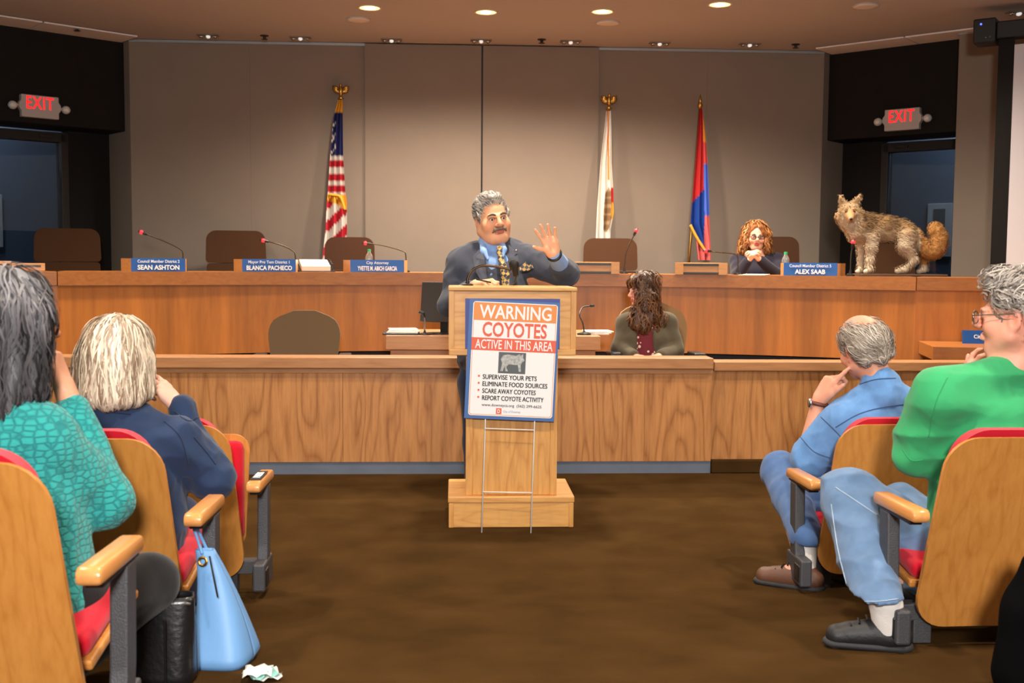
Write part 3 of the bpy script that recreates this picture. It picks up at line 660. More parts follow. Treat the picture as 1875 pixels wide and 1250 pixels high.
# ------------------------------------------------------------------ council chairs
def exec_chair(c_fab, w=.53, hgt=1.13):
    e = empty('council_chair')
    def pad(z0, z1, y0, y1, wd, name, rt=.09):
        g = shell(z0, z1, wd/2, wd/2*.97, y0, y1, rt, .035, 0, curv=-.12)
        sheet(g, name, c_fab, e, thick=(0, .075, 0))
    pad(hgt-.30, hgt, .23, .28, w, 'head_pad'); pad(.50, hgt-.305, .20, .23, w*.99, 'back_pad', .03)
    MB().box((-w/2, -.28, .42), (w/2, .24, .53), .04, 3).build('seat', c_fab, e, ang=50)
    for s in (-1, 1):
        MB().box((s*(w/2+.035)-.03, -.2, .64), (s*(w/2+.035)+.03, .14, .67), .012).build('armrest', M_plastic, e)
        MB().tube([(s*(w/2+.03), -.05, .64), (s*(w/2+.03), -.03, .5), (s*(w/2-.05), -.03, .43)], .015).build('arm_support', M_plastic, e)
    MB().tube([(0, 0, .1), (0, 0, .42)], .03, 12).build('gas_column', M_plastic, e)
    for k in range(5):
        a = 2*math.pi*k/5; MB().tube([(0, 0, .12), (.3*math.cos(a), .3*math.sin(a), .06)], [.03, .018], 8).build('base_leg', M_plastic, e)
        MB().ball((.3*math.cos(a), .3*math.sin(a), .03), .03, 6).build('caster', M_plastic, e)
    return e
M_chairb2 = mat('dark_brown_chair_fabric', (62, 40, 28), .95, bump=.3, bscale=300, spec=.1)
def put_council(px0, px1, top, d, label, fab=M_chairb):
    p = P((px0+px1)/2, top, d); w = (px1-px0)/F*d
    e = exec_chair(fab, w, p.z-PF); e.location = (p.x, p.y-.25, PF)
    e.rotation_euler = (0, 0, -math.atan2(p.x-DC.x, p.y-1.5)*.8); tag(e, label, 'chair', 'council chairs behind the dais')
put_council(83, 198, 418, 9.9, 'brown high-backed council chair in front of the left glass door')
put_council(388, 496, 422, 10.2, 'brown high-backed council chair behind the BLANCA PACHECO plate')
put_council(600, 692, 434, 10.1, 'dark brown council chair in front of the striped flag', M_chairb2)
put_council(1063, 1163, 436, 10.2, 'brown council chair under the white bear flag')
put_council(1345, 1452, 433, 10.15, 'dark brown council chair of the person seated on the dais', M_chairb2)
put_council(1556, 1658, 446, 9.9, 'brown council chair behind the mounted coyote')
# ------------------------------------------------------------------ chairs and things in the well
def task_chair(fab, w, hgt, label, loc, rz):
    e = empty('task_chair', loc, rz, label, 'chair')
    n = 14; g = []
    for i in range(n+1):
        v = i/n; z = .52+(hgt-.52)*v
        ww = w/2*(.86+.2*math.sin(math.pi*min(v*1.25, 1)*.5))
        if v > .55: ww *= math.sqrt(max(1-((v-.55)/.4502)**2.6*.999, 0.0))**.75 if v < 1 else .3
        g.append([(ww*(-1+2*j/12), .16+.06*v-.0-.35*(ww*(-1+2*j/12))**2, z+(.0 if v < .9 else -.25*(ww*(-1+2*j/12))**2)) for j in range(13)])
    sheet(g, 'backrest', fab, e, thick=(0, .05, 0))
    MB().box((-w/2, -.3, .42), (w/2, .18, .5), .035, 3).build('seat', fab, e, ang=50)
    for s in (-1, 1):
        MB().prism([(s*(w/2+.05)-.045, y, z) for y, z in ((-.2, .655), (.12, .655), (.12, .685), (-.2, .695))], (.09, 0, 0), .012).build('armrest', M_plastic, e)
        MB().tube([(s*(w/2+.05), -.03, .66), (s*(w/2+.05), -.02, .52), (s*(w/2-.06), -.02, .44)], .02).build('arm_support', M_plastic, e)
    MB().tube([(0, 0, .08), (0, 0, .43)], .03, 12).build('gas_column', M_plastic, e)
    for k in range(5):
        a = 2*math.pi*k/5; MB().tube([(0, 0, .1), (.3*math.cos(a), .3*math.sin(a), .05)], [.03, .018], 8).build('base_leg', M_plastic, e)
    return e
pc = P(561, 571, 7.75); task_chair(M_chairt, .48, pc.z+.01, 'empty taupe office chair behind the partition', (pc.x, pc.y-.2, 0), R(4))
pc2 = P(1190, 553, 8.15)
task_chair(mat('tan_chair_fabric', (150, 116, 78), .95, bump=.3, bscale=300), .5, pc2.z, 'tan office chair of the person with long curly hair', (pc2.x, pc2.y-.22, 0), R(-3))
def on_table(px_, py_): q = PZ(px_, py_, tz); return q
q = on_table(740, 606); e = empty('paper_stack', (q.x, ty+.17, tz), 0, 'stack of papers on a dark folder at the left end of the clerk table', 'paper')
MB().box((-.13, -.12, 0), (.12, .14, .012), .003).build('folder', M_plastic, e)
for k in range(4): MB().box((-.1+.004*k, -.1+.01*k, .013+.006*k), (.12-.003*k, .12, .018+.006*k), .001, M=Matrix.Rotation(R(4*k-3), 4, 'Z')).build('sheet', M_paper, e)
q = on_table(1080, 608); e = empty('paper_stack', (q.x+.03, ty+.25, tz), 0, 'white papers at the right end of the clerk table', 'paper')
for k in range(3): MB().box((-.09, -.1, .001+.008*k), (.08+.01*k, .1, .008+.008*k), .001, M=Matrix.Rotation(R(5*k-5), 4, 'Z')).build('sheet', M_paper, e)
# monitor seen from behind, turned
q = P(806, 545, 7.75); e = empty('computer_monitor', (q.x, q.y, tz), R(-28), 'dark flat computer monitor on the clerk table beside the lectern', 'monitor')
hm = P(806, 516, 7.75).z-tz
MB().box((-.16, -.02, .08), (.3, .02, hm), .006, M=Matrix.Rotation(R(-6), 4, 'X')).build('monitor_housing', mat('dark_grey_plastic', (52, 46, 44), .5), e)
MB().box((.0, .0, .005), (.06, .02, .15), .003).build('stand', M_plastic, e); MB().lathe([(.1, 0), (.1, .008), (.001, .012)], 20).build('stand_base', M_plastic, e)
q = on_table(792, 608); e = empty('desk_microphone', (q.x-.05, ty+.12, tz), 0, 'small chrome desk microphone on the clerk table left of the lectern', 'microphone')
MB().lathe([(.06, 0), (.06, .008), (.01, .014), (.006, .03)], 18).build('microphone_base', M_plastic, e)
MB().tube([(0, 0, .01), (0, 0, .12)], .006).build('stem', M_chrome, e); MB().tube([(0, 0, .12), (-.01, 0, .15), (-.04, 0, .16)], [.006, .012, .012]).build('capsule', M_plastic, e)
q = on_table(1058, 606); e = empty('desk_microphone', (q.x, ty+.16, tz), 0, 'black gooseneck desk microphone on the clerk table right of the lectern', 'microphone')
MB().lathe([(.05, 0), (.05, .01), (.01, .02), (.006, .03)], 18).build('microphone_base', M_plastic, e)
MB().tube(spline([(0, 0, .02), (-.01, 0, .08), (-.03, .03, .14), (0, .1, .19), (.06, .12, .2)]), .005).build('gooseneck', M_plastic, e, smooth=True)
MB().tube([(.06, .12, .2), (.085, .125, .203)], .01).build('capsule', M_plastic, e)
# ------------------------------------------------------------------ bags and papers on the floor
def lumpy(grid_fn, nu, nv): return [[grid_fn(i/nu, j/nv) for j in range(nv+1)] for i in range(nu+1)]
bx = P(300, 1200, 3.1); fz = floor_z(bx.y)
e = empty('black_handbag', (bx.x, bx.y, fz), label='black leather handbag standing on the floor behind the seats', cat='bag')
M_leather = mat('black_leather', (20, 20, 22), .3, bump=.3, bscale=60, spec=.6)
def bagf(w, d, h, taper, wob, ph, shear=0):
    def f(u, v):
        a = 2*math.pi*v; z = h*u; k = 1-taper*u
        r = (abs(math.cos(a))**4+abs(math.sin(a))**4)**-.25
        wv = 1+wob*math.sin(5*a+ph+3*u)*u
        kk = k*(1 if u > .06 else .86+2.3*u)
        return (w/2*math.cos(a)*r*kk*wv+shear*u*u, d/2*math.sin(a)*r*kk*wv*(1-.5*u), z)
    return f
sheet(lumpy(bagf(.185, .16, .25, .06, .035, 0), 14, 40), 'bag_body', M_leather, e, thick=.006)
MB().tube([(-.085, -.03, .232), (0, -.035, .236), (.085, -.03, .232)], .004).build('zip', M_chrome, e)
MB().tube([Vector((.03, -.1, z)) for z in (.02, .12, .21)], .003).build('seam', M_leather, e)
bx = P(425, 1225, 3.27); fz = floor_z(bx.y)
e = empty('blue_tote_bag', (bx.x-.03, bx.y+.05, fz), R(-8), label='light blue tote bag hanging by the armrest of the navy jacket', cat='bag')
M_tote = mat('light_blue_leatherette', (104, 152, 204), .5, bump=.12, bscale=40)
sheet(lumpy(bagf(.19, .24, .34, .72, .05, 1, -.06), 18, 40), 'bag_body', M_tote, e, thick=.005)
for yy in (-.05, .05):
    MB().tube(spline([(-.06, yy*.4, .33), (-.075, yy*.3, .37), (-.09, yy*.2, .41)]), .005, 8).build('strap', M_tote, e, smooth=True)
MB().tube(spline([(-.03, -.04, .33), (-.01, -.065, .28), (.01, -.085, .22)]), .003, 6).build('tassel', M_plastic, e)
MB().lathe([(.012, -.002), (.016, 0), (.012, .002), (.008, 0), (.012, -.002)], 14, cap=False, M=Matrix.Translation((-.05, -.045, .315)) @ Matrix.Rotation(R(80), 4, 'X')).build('buckle', M_brass, e)
q = PZ(486, 1250, .12)
e = empty('paper_stack', (q.x, q.y, floor_z(q.y)+.002), R(18), 'crumpled printed papers lying on the carpet beside the blue bag', 'paper')
for k, (m_, rz_) in enumerate(((M_paper, 0), (mat('printed_teal_card', (120, 176, 170), .7), 14), (M_paper, -12))):
    sheet([[(x*.04-.01*k, y*.055, .004+.006*k+.012*math.sin(3*x+2*y+k)**2-.107*(y*.055)) for x in np.linspace(-1, 1, 7)] for y in np.linspace(-1, 1, 7)], 'sheet', m_, e, thick=.0006).rotation_euler = (0, 0, R(rz_))
# ================================================================== flags
M_flag = vcol('flag_cloth', .75, .2)
M_fringe = mat('gold_fringe', (206, 150, 44), .7, bump=.6, bscale=200)
def flag(ptop, pbot, rows, colf, label, name, d, fringe=None, finial='eagle'):
    """rows: (y px, left px, right px); cloth hangs in folds about the pole"""
    a = P(*ptop, d); b = P(*pbot, d); b2 = b+(b-a)*((b.z-PF-.03)/(a.z-b.z))
    e = empty(name, (b2.x, b2.y, PF), label=label, cat='flag')
    MB().tube([a, b2], .013, 10).build('pole', M_brass, e, True, smooth=True)
    MB().lathe([(.13, 0), (.13, .015), (.1, .03), (.03, .05), (.02, .12), (.014, .13)], 24, M=Matrix.Translation((b2.x, b2.y, PF))).build('stand', M_brass, e, True, smooth=True)
    ys_ = [r[0] for r in rows]; g = []; cols = []
    NY, NX = 70, 60
    for i in range(NY+1):
        y = ys_[0]+(ys_[-1]-ys_[0])*i/NY
        l = np.interp(y, ys_, [r[1] for r in rows]); r_ = np.interp(y, ys_, [r[2] for r in rows]); row = []
        dpt = .015+.05*min(1, (r_-l)/40)
        for j in range(NX+1):
            s = j/NX; ph = s*2*math.pi*2.6+.8*math.sin(i*.05)
            x = l+(r_-l)*(s+.06*math.sin(ph*1.0+1.2)*(1 if 0 < j < NX else 0))
            p = P(x, y, d); p = p - Vector((0, 1, 0))*(.02+dpt*(.5+.5*math.cos(ph))*1.0)
            row.append(p); cols.append(lin(colf(x, y, s, (y-ys_[0])/(ys_[-1]-ys_[0]), ph)))
        g.append(row)
    o = sheet(g, 'cloth', M_flag, e, True); setcol(o, np.array(cols))
    for path in (fringe or []):
        pp = [P(x, y, d)-Vector((0, .075, 0)) for x, y in path]
        MB().tube(spline(pp, 5), .014, 8).build('fringe', M_fringe, e, True, smooth=True)
    T = Matrix.Translation(a)
    if finial == 'eagle':
        f_ = MB().lathe([(.012, 0), (.016, .02), (.03, .03), (.012, .045), (.014, .06)], 14, M=T).build('finial', M_brass, e, True, smooth=True)
        mb = MB(); mb.ball((0, 0, .1), (.022, .022, .045), 8, M=T); mb.ball((0, -.02, .15), (.016, .02, .016), 8, M=T)
        for s in (-1, 1):
            for k in range(5):
                an = R(25-26*k); c_ = a+Vector((s*.022, 0, .12)); t_ = Vector((s*math.cos(an), 0, math.sin(an))); mb.tube([c_, c_+t_*.035, c_+t_*(.062-.004*k)], [.015, .017, .006], 8)
        mb.build('eagle', M_brass, e, True, smooth=True)
    else:
        MB().lathe([(.012, 0), (.014, .02), (.024, .03), (.026, .045), (.012, .06), (.018, .075), (.002, .14)], 12, M=T).build('spear', M_brass, e, True, smooth=True)
    return e
RED = (158, 24, 38); WHT = (190, 182, 174); NAV = (28, 32, 80)
def usc(x, y, s, v, ph):
    if y < 205: return (206, 150, 44)
    if y < 284 and not (y > 265 and x < 606):
        if x < 616 and (int(x*.3)+int(y*.18)) % 4 == 0 and y > 225: return WHT
        return NAV
    if y < 356: return RED if int((y-284)/11.5) % 2 else WHT
    if y < 368+ (x-604)*.5: return (206, 150, 44)
    return RED if int((x*.55+y*.55-520)/11.0) % 2 else WHT
flag((624, 186), (613, 470), [(184, 620, 628), (215, 612, 628), (284, 606, 629), (350, 602, 633), (372, 600, 636), (420, 598, 636), (475, 592, 634)], usc,
     'striped red and white flag with blue canton on a brass pole', 'flag', 10.42, [[(604, 357), (613, 358), (625, 362), (633, 385)]])
def cac(x, y, s, v, ph):
    cx = 1111+(y-380)*-.06
    if ((x-cx)/7.5)**2+((y-385)/40)**2 < 1 and x < cx+6.5: return (110, 84, 58) if (int(y*.2) % 3) else (140, 116, 84)
    if x > 1117 and 345 < y < 372: return (176, 34, 40)
    if x > 1115 and 372 <= y < 400: return (196, 146, 50)
    if abs(x-1112-(y-210)*.01) < 1.2 and y < 330: return (206, 120, 50)
    return (196, 190, 180)
flag((1115, 204), (1100, 470), [(204, 1109, 1118), (240, 1105, 1119), (300, 1098, 1119), (350, 1094, 1122), (390, 1091, 1123), (420, 1090, 1117), (440, 1089, 1117)], cac,
     'white flag with a brown bear on a brass pole with eagle', 'flag', 10.48)
def arc_(x, y, s, v, ph):
    if x > 1285+(y-205)*.012 and y < 260: return (206, 130, 44)
    right = x > 1286+(y-300)*.012
    if right: return (190, 66, 66) if y < 300 else ((66, 96, 190) if y < 396 else (196, 90, 88))
    lim = 371-(x-1266)*1.15
    if y < lim: return (164, 32, 34)
    return (18, 52, 130) if y < 412+(x-1262)*1.6 else (196, 90, 88)
flag((1282, 200), (1262, 470), [(200, 1279, 1285), (250, 1275, 1291), (300, 1271, 1294), (350, 1266, 1296), (411, 1261, 1298), (440, 1272, 1300), (476, 1276, 1301)], arc_,
     'hanging red and blue flag with gold fringe on a spear topped pole', 'flag', 10.5, [[(1261, 412), (1270, 430), (1280, 447), (1290, 462)]], 'spear')
# ================================================================== implicit bodies (smooth blended volumes -> one mesh)
class Sdf:
    def __init__(s): s.p = []
    def cone(s, a, b, ra, rb=None, k=.012, sub=False, flat=None):
        a = np.array(a, float); b = np.array(b, float); rb = ra if rb is None else rb
        m = max(ra, rb)*(max(1, flat[1]) if flat else 1)
        s.p.append(('c', a, b, ra, rb, k, sub, flat, np.minimum(a, b)-m, np.maximum(a, b)+m)); return s
    def ell(s, c, r, ax=None, k=.012, sub=False):
        c = np.array(c, float); r = np.array(r if isinstance(r, (tuple, list)) else (r, r, r), float)
        ax = np.eye(3) if ax is None else np.array([list(v) for v in ax])
        m = np.sqrt(((ax*r[:, None])**2).sum(0))
        s.p.append(('e', c, r, ax, k, sub, c-m, c+m)); return s
    def cut(s, pt, n, k=.004, lo=None, hi=None): s.p.append(('h', np.array(pt, float), np.array(Vector(n).normalized(), float), k, lo, hi)); return s
    def limb(s, pts, rs, k=.015, flat=None):
        for i in range(len(pts)-1): s.cone(pts[i], pts[i+1], rs[i], rs[i+1], k, flat=flat)
        return s
    def mesh(s, h, disp=None):
        lo = np.min([q[-2] for q in s.p if q[0] != 'h' and not q[-4 if q[0] == 'c' else -3]], 0)-4*h
        hi = np.max([q[-1] for q in s.p if q[0] != 'h' and not q[-4 if q[0] == 'c' else -3]], 0)+4*h
        n = np.ceil((hi-lo)/h).astype(int)+1
        f = np.full(n, 1.0, np.float32)
        ax = [lo[i]+h*np.arange(n[i]) for i in range(3)]
        for q in s.p:
            k = q[5] if q[0] == 'c' else (q[4] if q[0] == 'e' else q[3])
            if q[0] == 'h':
                l_ = lo if q[4] is None else np.array(q[4]); h_ = hi if q[5] is None else np.array(q[5])
            else: l_, h_ = q[-2]-k-3*h, q[-1]+k+3*h
            i0 = np.clip(np.floor((l_-lo)/h).astype(int), 0, n); i1 = np.clip(np.ceil((h_-lo)/h).astype(int)+1, 0, n)
            if (i1 <= i0).any(): continue
            sl = tuple(slice(i0[i], i1[i]) for i in range(3))
            X = ax[0][sl[0]][:, None, None]; Y = ax[1][sl[1]][None, :, None]; Z = ax[2][sl[2]][None, None, :]
            if q[0] == 'c':
                _, a, b, ra, rb, k, sub, flat = q[:8]
                ab = b-a; L2 = max(ab@ab, 1e-9)
                px_, py_, pz_ = X-a[0], Y-a[1], Z-a[2]
                t = np.clip((px_*ab[0]+py_*ab[1]+pz_*ab[2])/L2, 0, 1)
                wx, wy, wz = px_-t*ab[0], py_-t*ab[1], pz_-t*ab[2]
                if flat:
                    sv = np.array(flat[0]); g = (wx*sv[0]+wy*sv[1]+wz*sv[2])*(1-1/flat[1])
                    wx, wy, wz = wx-g*sv[0], wy-g*sv[1], wz-g*sv[2]
                d = np.sqrt(wx*wx+wy*wy+wz*wz)-(ra+t*(rb-ra))
            elif q[0] == 'e':
                _, c, r, A_, k, sub = q[:6]
                dx, dy, dz = X-c[0], Y-c[1], Z-c[2]
                k0 = 0; k1 = 0
                for i in range(3):
                    u = dx*A_[i, 0]+dy*A_[i, 1]+dz*A_[i, 2]
                    k0 = k0+(u/r[i])**2; k1 = k1+(u/r[i]**2)**2
                k0 = np.sqrt(k0); k1 = np.sqrt(k1)+1e-9; d = k0*(k0-1)/k1
            else:
                d = -((X-q[1][0])*q[2][0]+(Y-q[1][1])*q[2][1]+(Z-q[1][2])*q[2][2]); sub = True; k = q[3]
            g = f[sl]
            if sub:
                d = -d; hh = np.maximum(k-np.abs(g-d), 0)/k; f[sl] = np.maximum(g, d)+hh*hh*k*.25
            else:
                hh = np.maximum(k-np.abs(g-d), 0)/k; f[sl] = np.minimum(g, d)-hh*hh*k*.25
        if disp is not None:
            I = np.nonzero(np.abs(f) < .03); pts = np.stack([ax[i][I[i]] for i in range(3)], 1)
            f[I] += disp(pts).astype(np.float32)
        return nets(f, lo, h)
def nets(f, lo, h):
    sg_ = f < 0
    c = sg_[:-1, :-1, :-1].astype(np.int8)
    for dx in (0, 1):
        for dy in (0, 1):
            for dz in (0, 1):
                if dx+dy+dz: c = c+sg_[dx:sg_.shape[0]-1+dx, dy:sg_.shape[1]-1+dy, dz:sg_.shape[2]-1+dz]
    act = (c > 0) & (c < 8); I = np.stack(np.nonzero(act), 1)
    idx = np.full(act.shape, -1, np.int32); idx[tuple(I.T)] = np.arange(len(I))
    off = [(0, 0, 0), (1, 0, 0), (0, 1, 0), (1, 1, 0), (0, 0, 1), (1, 0, 1), (0, 1, 1), (1, 1, 1)]
    V = np.stack([f[I[:, 0]+o[0], I[:, 1]+o[1], I[:, 2]+o[2]] for o in off], 1)
    acc = np.zeros((len(I), 3)); cnt = np.zeros(len(I))
    for a in range(8):
        for b in range(a+1, 8):
            if bin(a ^ b).count('1') != 1: continue
            m = (V[:, a] < 0) != (V[:, b] < 0); t = V[m, a]/(V[m, a]-V[m, b])
            pa = np.array(off[a], float); pb = np.array(off[b], float)
            acc[m] += pa+(pb-pa)*t[:, None]; cnt[m] += 1
    verts = lo+h*(I+acc/cnt[:, None])
    F = []
    for axx in range(3):
        s1 = [slice(None)]*3; s0 = [slice(None)]*3; s1[axx] = slice(1, None); s0[axx] = slice(None, -1)
        a = sg_[tuple(s0)]; b = sg_[tuple(s1)]; E_ = np.stack(np.nonzero(a != b), 1)
        u, v = (axx+1) % 3, (axx+2) % 3
        ok = (E_[:, u] > 0) & (E_[:, v] > 0) & (E_[:, u] < act.shape[u]) & (E_[:, v] < act.shape[v]); E_ = E_[ok]
        fl = a[tuple(E_.T)]
        q = []
        for du, dv in ((0, 0), (1, 0), (1, 1), (0, 1)):
            G = E_.copy(); G[:, u] -= du; G[:, v] -= dv; q.append(idx[tuple(G.T)])
        q = np.stack(q, 1); q[~fl] = q[~fl][:, ::-1]; F.append(q)
    return verts, np.concatenate(F)
def mk(name, vf, m, parent, col=None, extra=None):
    v, fcs = vf
    me = bpy.data.meshes.new(name)
    if extra is not None:
        ev, ef, ec = extra; base = len(v); ef = ef+base
    me.vertices.add(len(v)+(len(ev) if extra is not None else 0))
    vv = v if extra is None else np.concatenate([v, ev]); ff = fcs if extra is None else np.concatenate([fcs, ef])
    me.vertices.foreach_set('co', vv.astype(np.float32).ravel())
    me.loops.add(ff.size); me.polygons.add(len(ff))
    me.loops.foreach_set('vertex_index', ff.astype(np.int32).ravel())
    me.polygons.foreach_set('loop_start', np.arange(0, ff.size, 4, dtype=np.int32))
    me.update(calc_edges=True); me.validate()
    o = finish(name, me, m, parent, True, True)
    if col is not None:
        cc = col(v) if callable(col) else np.tile(np.array(lin(col)), (len(v), 1))
        if extra is not None: cc = np.concatenate([cc, ec])
        setcol(o, cc)
    return o
_nd = rng.normal(size=(10, 3)); _nd /= np.linalg.norm(_nd, axis=1)[:, None]; _np = rng.uniform(0, 6.28, 10)
def noise(p, sc):
    o = 0
    for i in range(10):
        w = sc*(1+.35*(i % 4)); o = o+np.sin(p@_nd[i]*w+_np[i]+1.3*np.sin(p@_nd[(i+3) % 10]*w*.6))
    return o/5
def folds(amp, sc, stretch=None):
    def f(p):
        q = p if stretch is None else p*np.array(stretch)
        return amp*noise(q, sc)
    return f
def strands(vf, flow, n, length, width, cols, mask=None, steps=7, wave=0, lift=.003, seed=1, jit=.25, root=.3):
    """ribbons of hair lying along the surface; flow(p, nrm) -> direction"""
    v, fcs = vf; rg = np.random.default_rng(seed)
    bv = BVHTree.FromPolygons([tuple(x) for x in v], [tuple(int(i) for i in q) for q in fcs])
    fc = v[fcs].mean(1)
    if mask is not None: ok = np.nonzero(mask(fc))[0]
    else: ok = np.arange(len(fcs))
    pick = rg.choice(ok, n)
    EV, EF, EC = [], [], []
    for k_ in pick:
        p = Vector(fc[k_]); L = length*rg.uniform(.5, 1.3); st = L/steps; w0 = width*rg.uniform(.5, 1.3)
        j = Vector(rg.normal(size=3))*jit; ph = rg.uniform(0, 6.28); lf = lift*rg.uniform(.2, 1.6)
        tcol = rg.uniform(); col = np.array(cols[0])*(1-tcol)+np.array(cols[1])*tcol
        ring_ = []; dprev = None
        for s_ in range(steps+1):
            r = bv.find_nearest(p)
            if r[0] is None: break
            nn = r[1]; q = r[0]; t = s_/steps
            d = flow(q, nn)+j; d = d-nn*d.dot(nn)
            if d.length < 1e-5: break
            d.normalize(); sd = nn.cross(d)
            if wave: d = (d+sd*wave*math.sin(ph+t*9)).normalized(); sd = nn.cross(d)
            off = nn*(lf*(.15+1.2*math.sin(min(1, t+root)*math.pi*.6)))
            w = w0*(1-.85*t*t)
            ring_.append((q+off-sd*w, q+off+sd*w)); p = q+off*.5+d*st
        if len(ring_) < 3: continue
        b0 = len(EV)
        for a_, b_2 in ring_: EV += [tuple(a_), tuple(b_2)]; EC += [col, col]
        for i in range(len(ring_)-1): EF.append((b0+2*i, b0+2*i+1, b0+2*i+3, b0+2*i+2))
    return np.array(EV), np.array(EF), np.array(EC)
def hand(s, W_, D, N_, T_, sc=1.0, curl=(25, 25, 25, 30), spread=.12, thumb=.6, rr=1.0, tcurl=10):
    """W_ wrist, D finger direction, N_ out of the palm, T_ towards the thumb"""
    W_ = Vector(W_); D = Vector(D).normalized(); N_ = Vector(N_); N_ = (N_-D*N_.dot(D)).normalized(); T_ = Vector(T_); T_ = (T_-D*T_.dot(D)-N_*T_.dot(N_)).normalized()
    kn = []
    for i in range(4):
        a = W_+T_*(.018-.012*i)*sc; b = W_+D*(.088, .092, .087, .077)[i]*sc+T_*(.033-.0215*i)*sc
        s.cone(a+D*.005*sc, b, .0165*sc*rr, .0125*sc*rr, .012*sc); kn.append(b)
    s.cone(W_+T_*.02*sc+D*.015*sc+N_*.006*sc, W_+T_*.036*sc+D*.045*sc+N_*.008*sc, .019*sc, .016*sc, .014*sc)
    s.cone(W_-T_*.018*sc+D*.02*sc+N_*.005*sc, W_-T_*.026*sc+D*.055*sc+N_*.005*sc, .016*sc, .014*sc, .014*sc)
    for i in range(4):
        L = (.074, .082, .076, .06)[i]*sc; p = kn[i]; d0 = (D+T_*spread*(1.5-i)).normalized(); ang = 0
        for j, fr in enumerate((.45, .31, .24)):
            ang += R(curl[i])*(1 if j else .8); d = (d0*math.cos(ang)+N_*math.sin(ang)).normalized(); q = p+d*L*fr
            ra = (.0102, .0092, .0082, .0066)[j]*sc*rr; rb_ = (.0102, .0092, .0082, .0068)[j+1]*sc*rr
            s.cone(p, q, ra, rb_, .003); p = q
    p = W_+T_*.038*sc+D*.04*sc+N_*.008*sc; d = (T_*thumb+D*(1-thumb*.55)+N_*.12).normalized()
    for j, L in enumerate((.036, .03)):
        d = (d*math.cos(R(tcurl)*j)+(N_*.6+D*.6).normalized()*math.sin(R(tcurl)*j)).normalized()
        q = p+d*L*sc; s.cone(p, q, (.0125, .011)[j]*sc*rr, (.011, .008)[j]*sc*rr, .005); p = q
    return s
class Hd:
    """head frame: c = middle of the head between the ears, f = looking direction, u = up"""
    def __init__(s, c, f, u, sc=1.0):
        s.c = Vector(c); s.f = Vector(f).normalized(); u = Vector(u); s.u = (u-s.f*u.dot(s.f)).normalized(); s.r = s.f.cross(s.u); s.sc = sc
    def __call__(s, x, y, z): return s.c+(s.r*x+s.f*y+s.u*z)*s.sc
    @property
    def ax(s): return (s.r, s.f, s.u)
    def skull(s, S_, jaw=1.0, nose=1.0, cheek=1.0):
        h = s; q = s.sc; A_ = s.ax
        e = lambda c, r, k=.02, sub=False: S_.ell(h(*c), tuple(v*q for v in r), A_, k*q, sub)
        e((0, -.012, .036), (.075, .096, .084)); e((0, .022, -.035), (.062*jaw, .068, .082), .03)
        e((0, .066, -.092), (.026*jaw, .02, .02), .03)
        for x in (-1, 1):
            S_.cone(h(x*.055*jaw, .005, -.055), h(x*.022*jaw, .062, -.094), .022*q, .018*q, .03*q)
            e((x*.042, .062, -.028), (.026*cheek, .024, .026*cheek), .02)
            e((x*.031, .097, .004), (.019, .014, .011), .012, True)
            S_.cone(h(x*.012, .094, .021), h(x*.046, .082, .022), .009*q, .007*q, .012*q)
            e((x*.031, .079, .004), (.0165, .0135, .0125), .004)
            e((x*.078, -.012, -.008), (.007, .02, .031), .008); e((x*.082, -.006, -.006), (.006, .010, .018), .006, True); e((x*.077, -.004, -.034), (.007, .010, .010), .006)
            e((x*.013*nose, .105, -.026), (.009*nose, .010, .008), .008)
        S_.cone(h(0, .093, .018), h(0, .118, -.020), .007*q, .0125*nose*q, .012*q)
        S_.cone(h(-.018, .094, -.052), h(.018, .094, -.052), .0065*q, None, .006*q); S_.cone(h(-.016, .0945, -.063), h(.016, .0945, -.063), .0075*q, None, .006*q)
        return s
    def eyes(s, parent, iris=(60, 40, 24)):
        for x in (-1, 1):
            e = MB().ball((0, 0, 0), .0115*s.sc, 8, M=Matrix.Translation(s(x*.031, .0835, .004))).build('eye', mat('eye_white', (226, 218, 208), .2), parent, True, smooth=True)
            MB().ball((0, 0, 0), .0062*s.sc, 8, M=Matrix.Translation(s(x*.031, .0905, .004))).build('iris', mat('iris_%d' % iris[0], iris, .2), e, False, smooth=True).matrix_parent_inverse = e.matrix_world.inverted()
            MB().tube([s(x*(.031+.0155*math.cos(a)), .0935-.004*abs(math.cos(a)), .004+.0095*math.sin(a)) for a in np.linspace(.1, math.pi-.1, 9)], .0018*s.sc, 6).build('eyelid', mat('eyelid_dark', (96, 60, 46), .7), parent, True)
    def brows(s, parent, c, thick=1.0):
        for x in (-1, 1):
            MB().tube(spline([s(x*.012, .101, .024), s(x*.03, .1, .031), s(x*.05, .086, .024)], 4), [.0045*thick*s.sc*k for k in (.8, 1, 1.1, 1.1, 1.1, 1, .8, .6, .4)], 8).build('eyebrow', mat('brow_%d' % c[0], c, .9), parent, True, smooth=True)
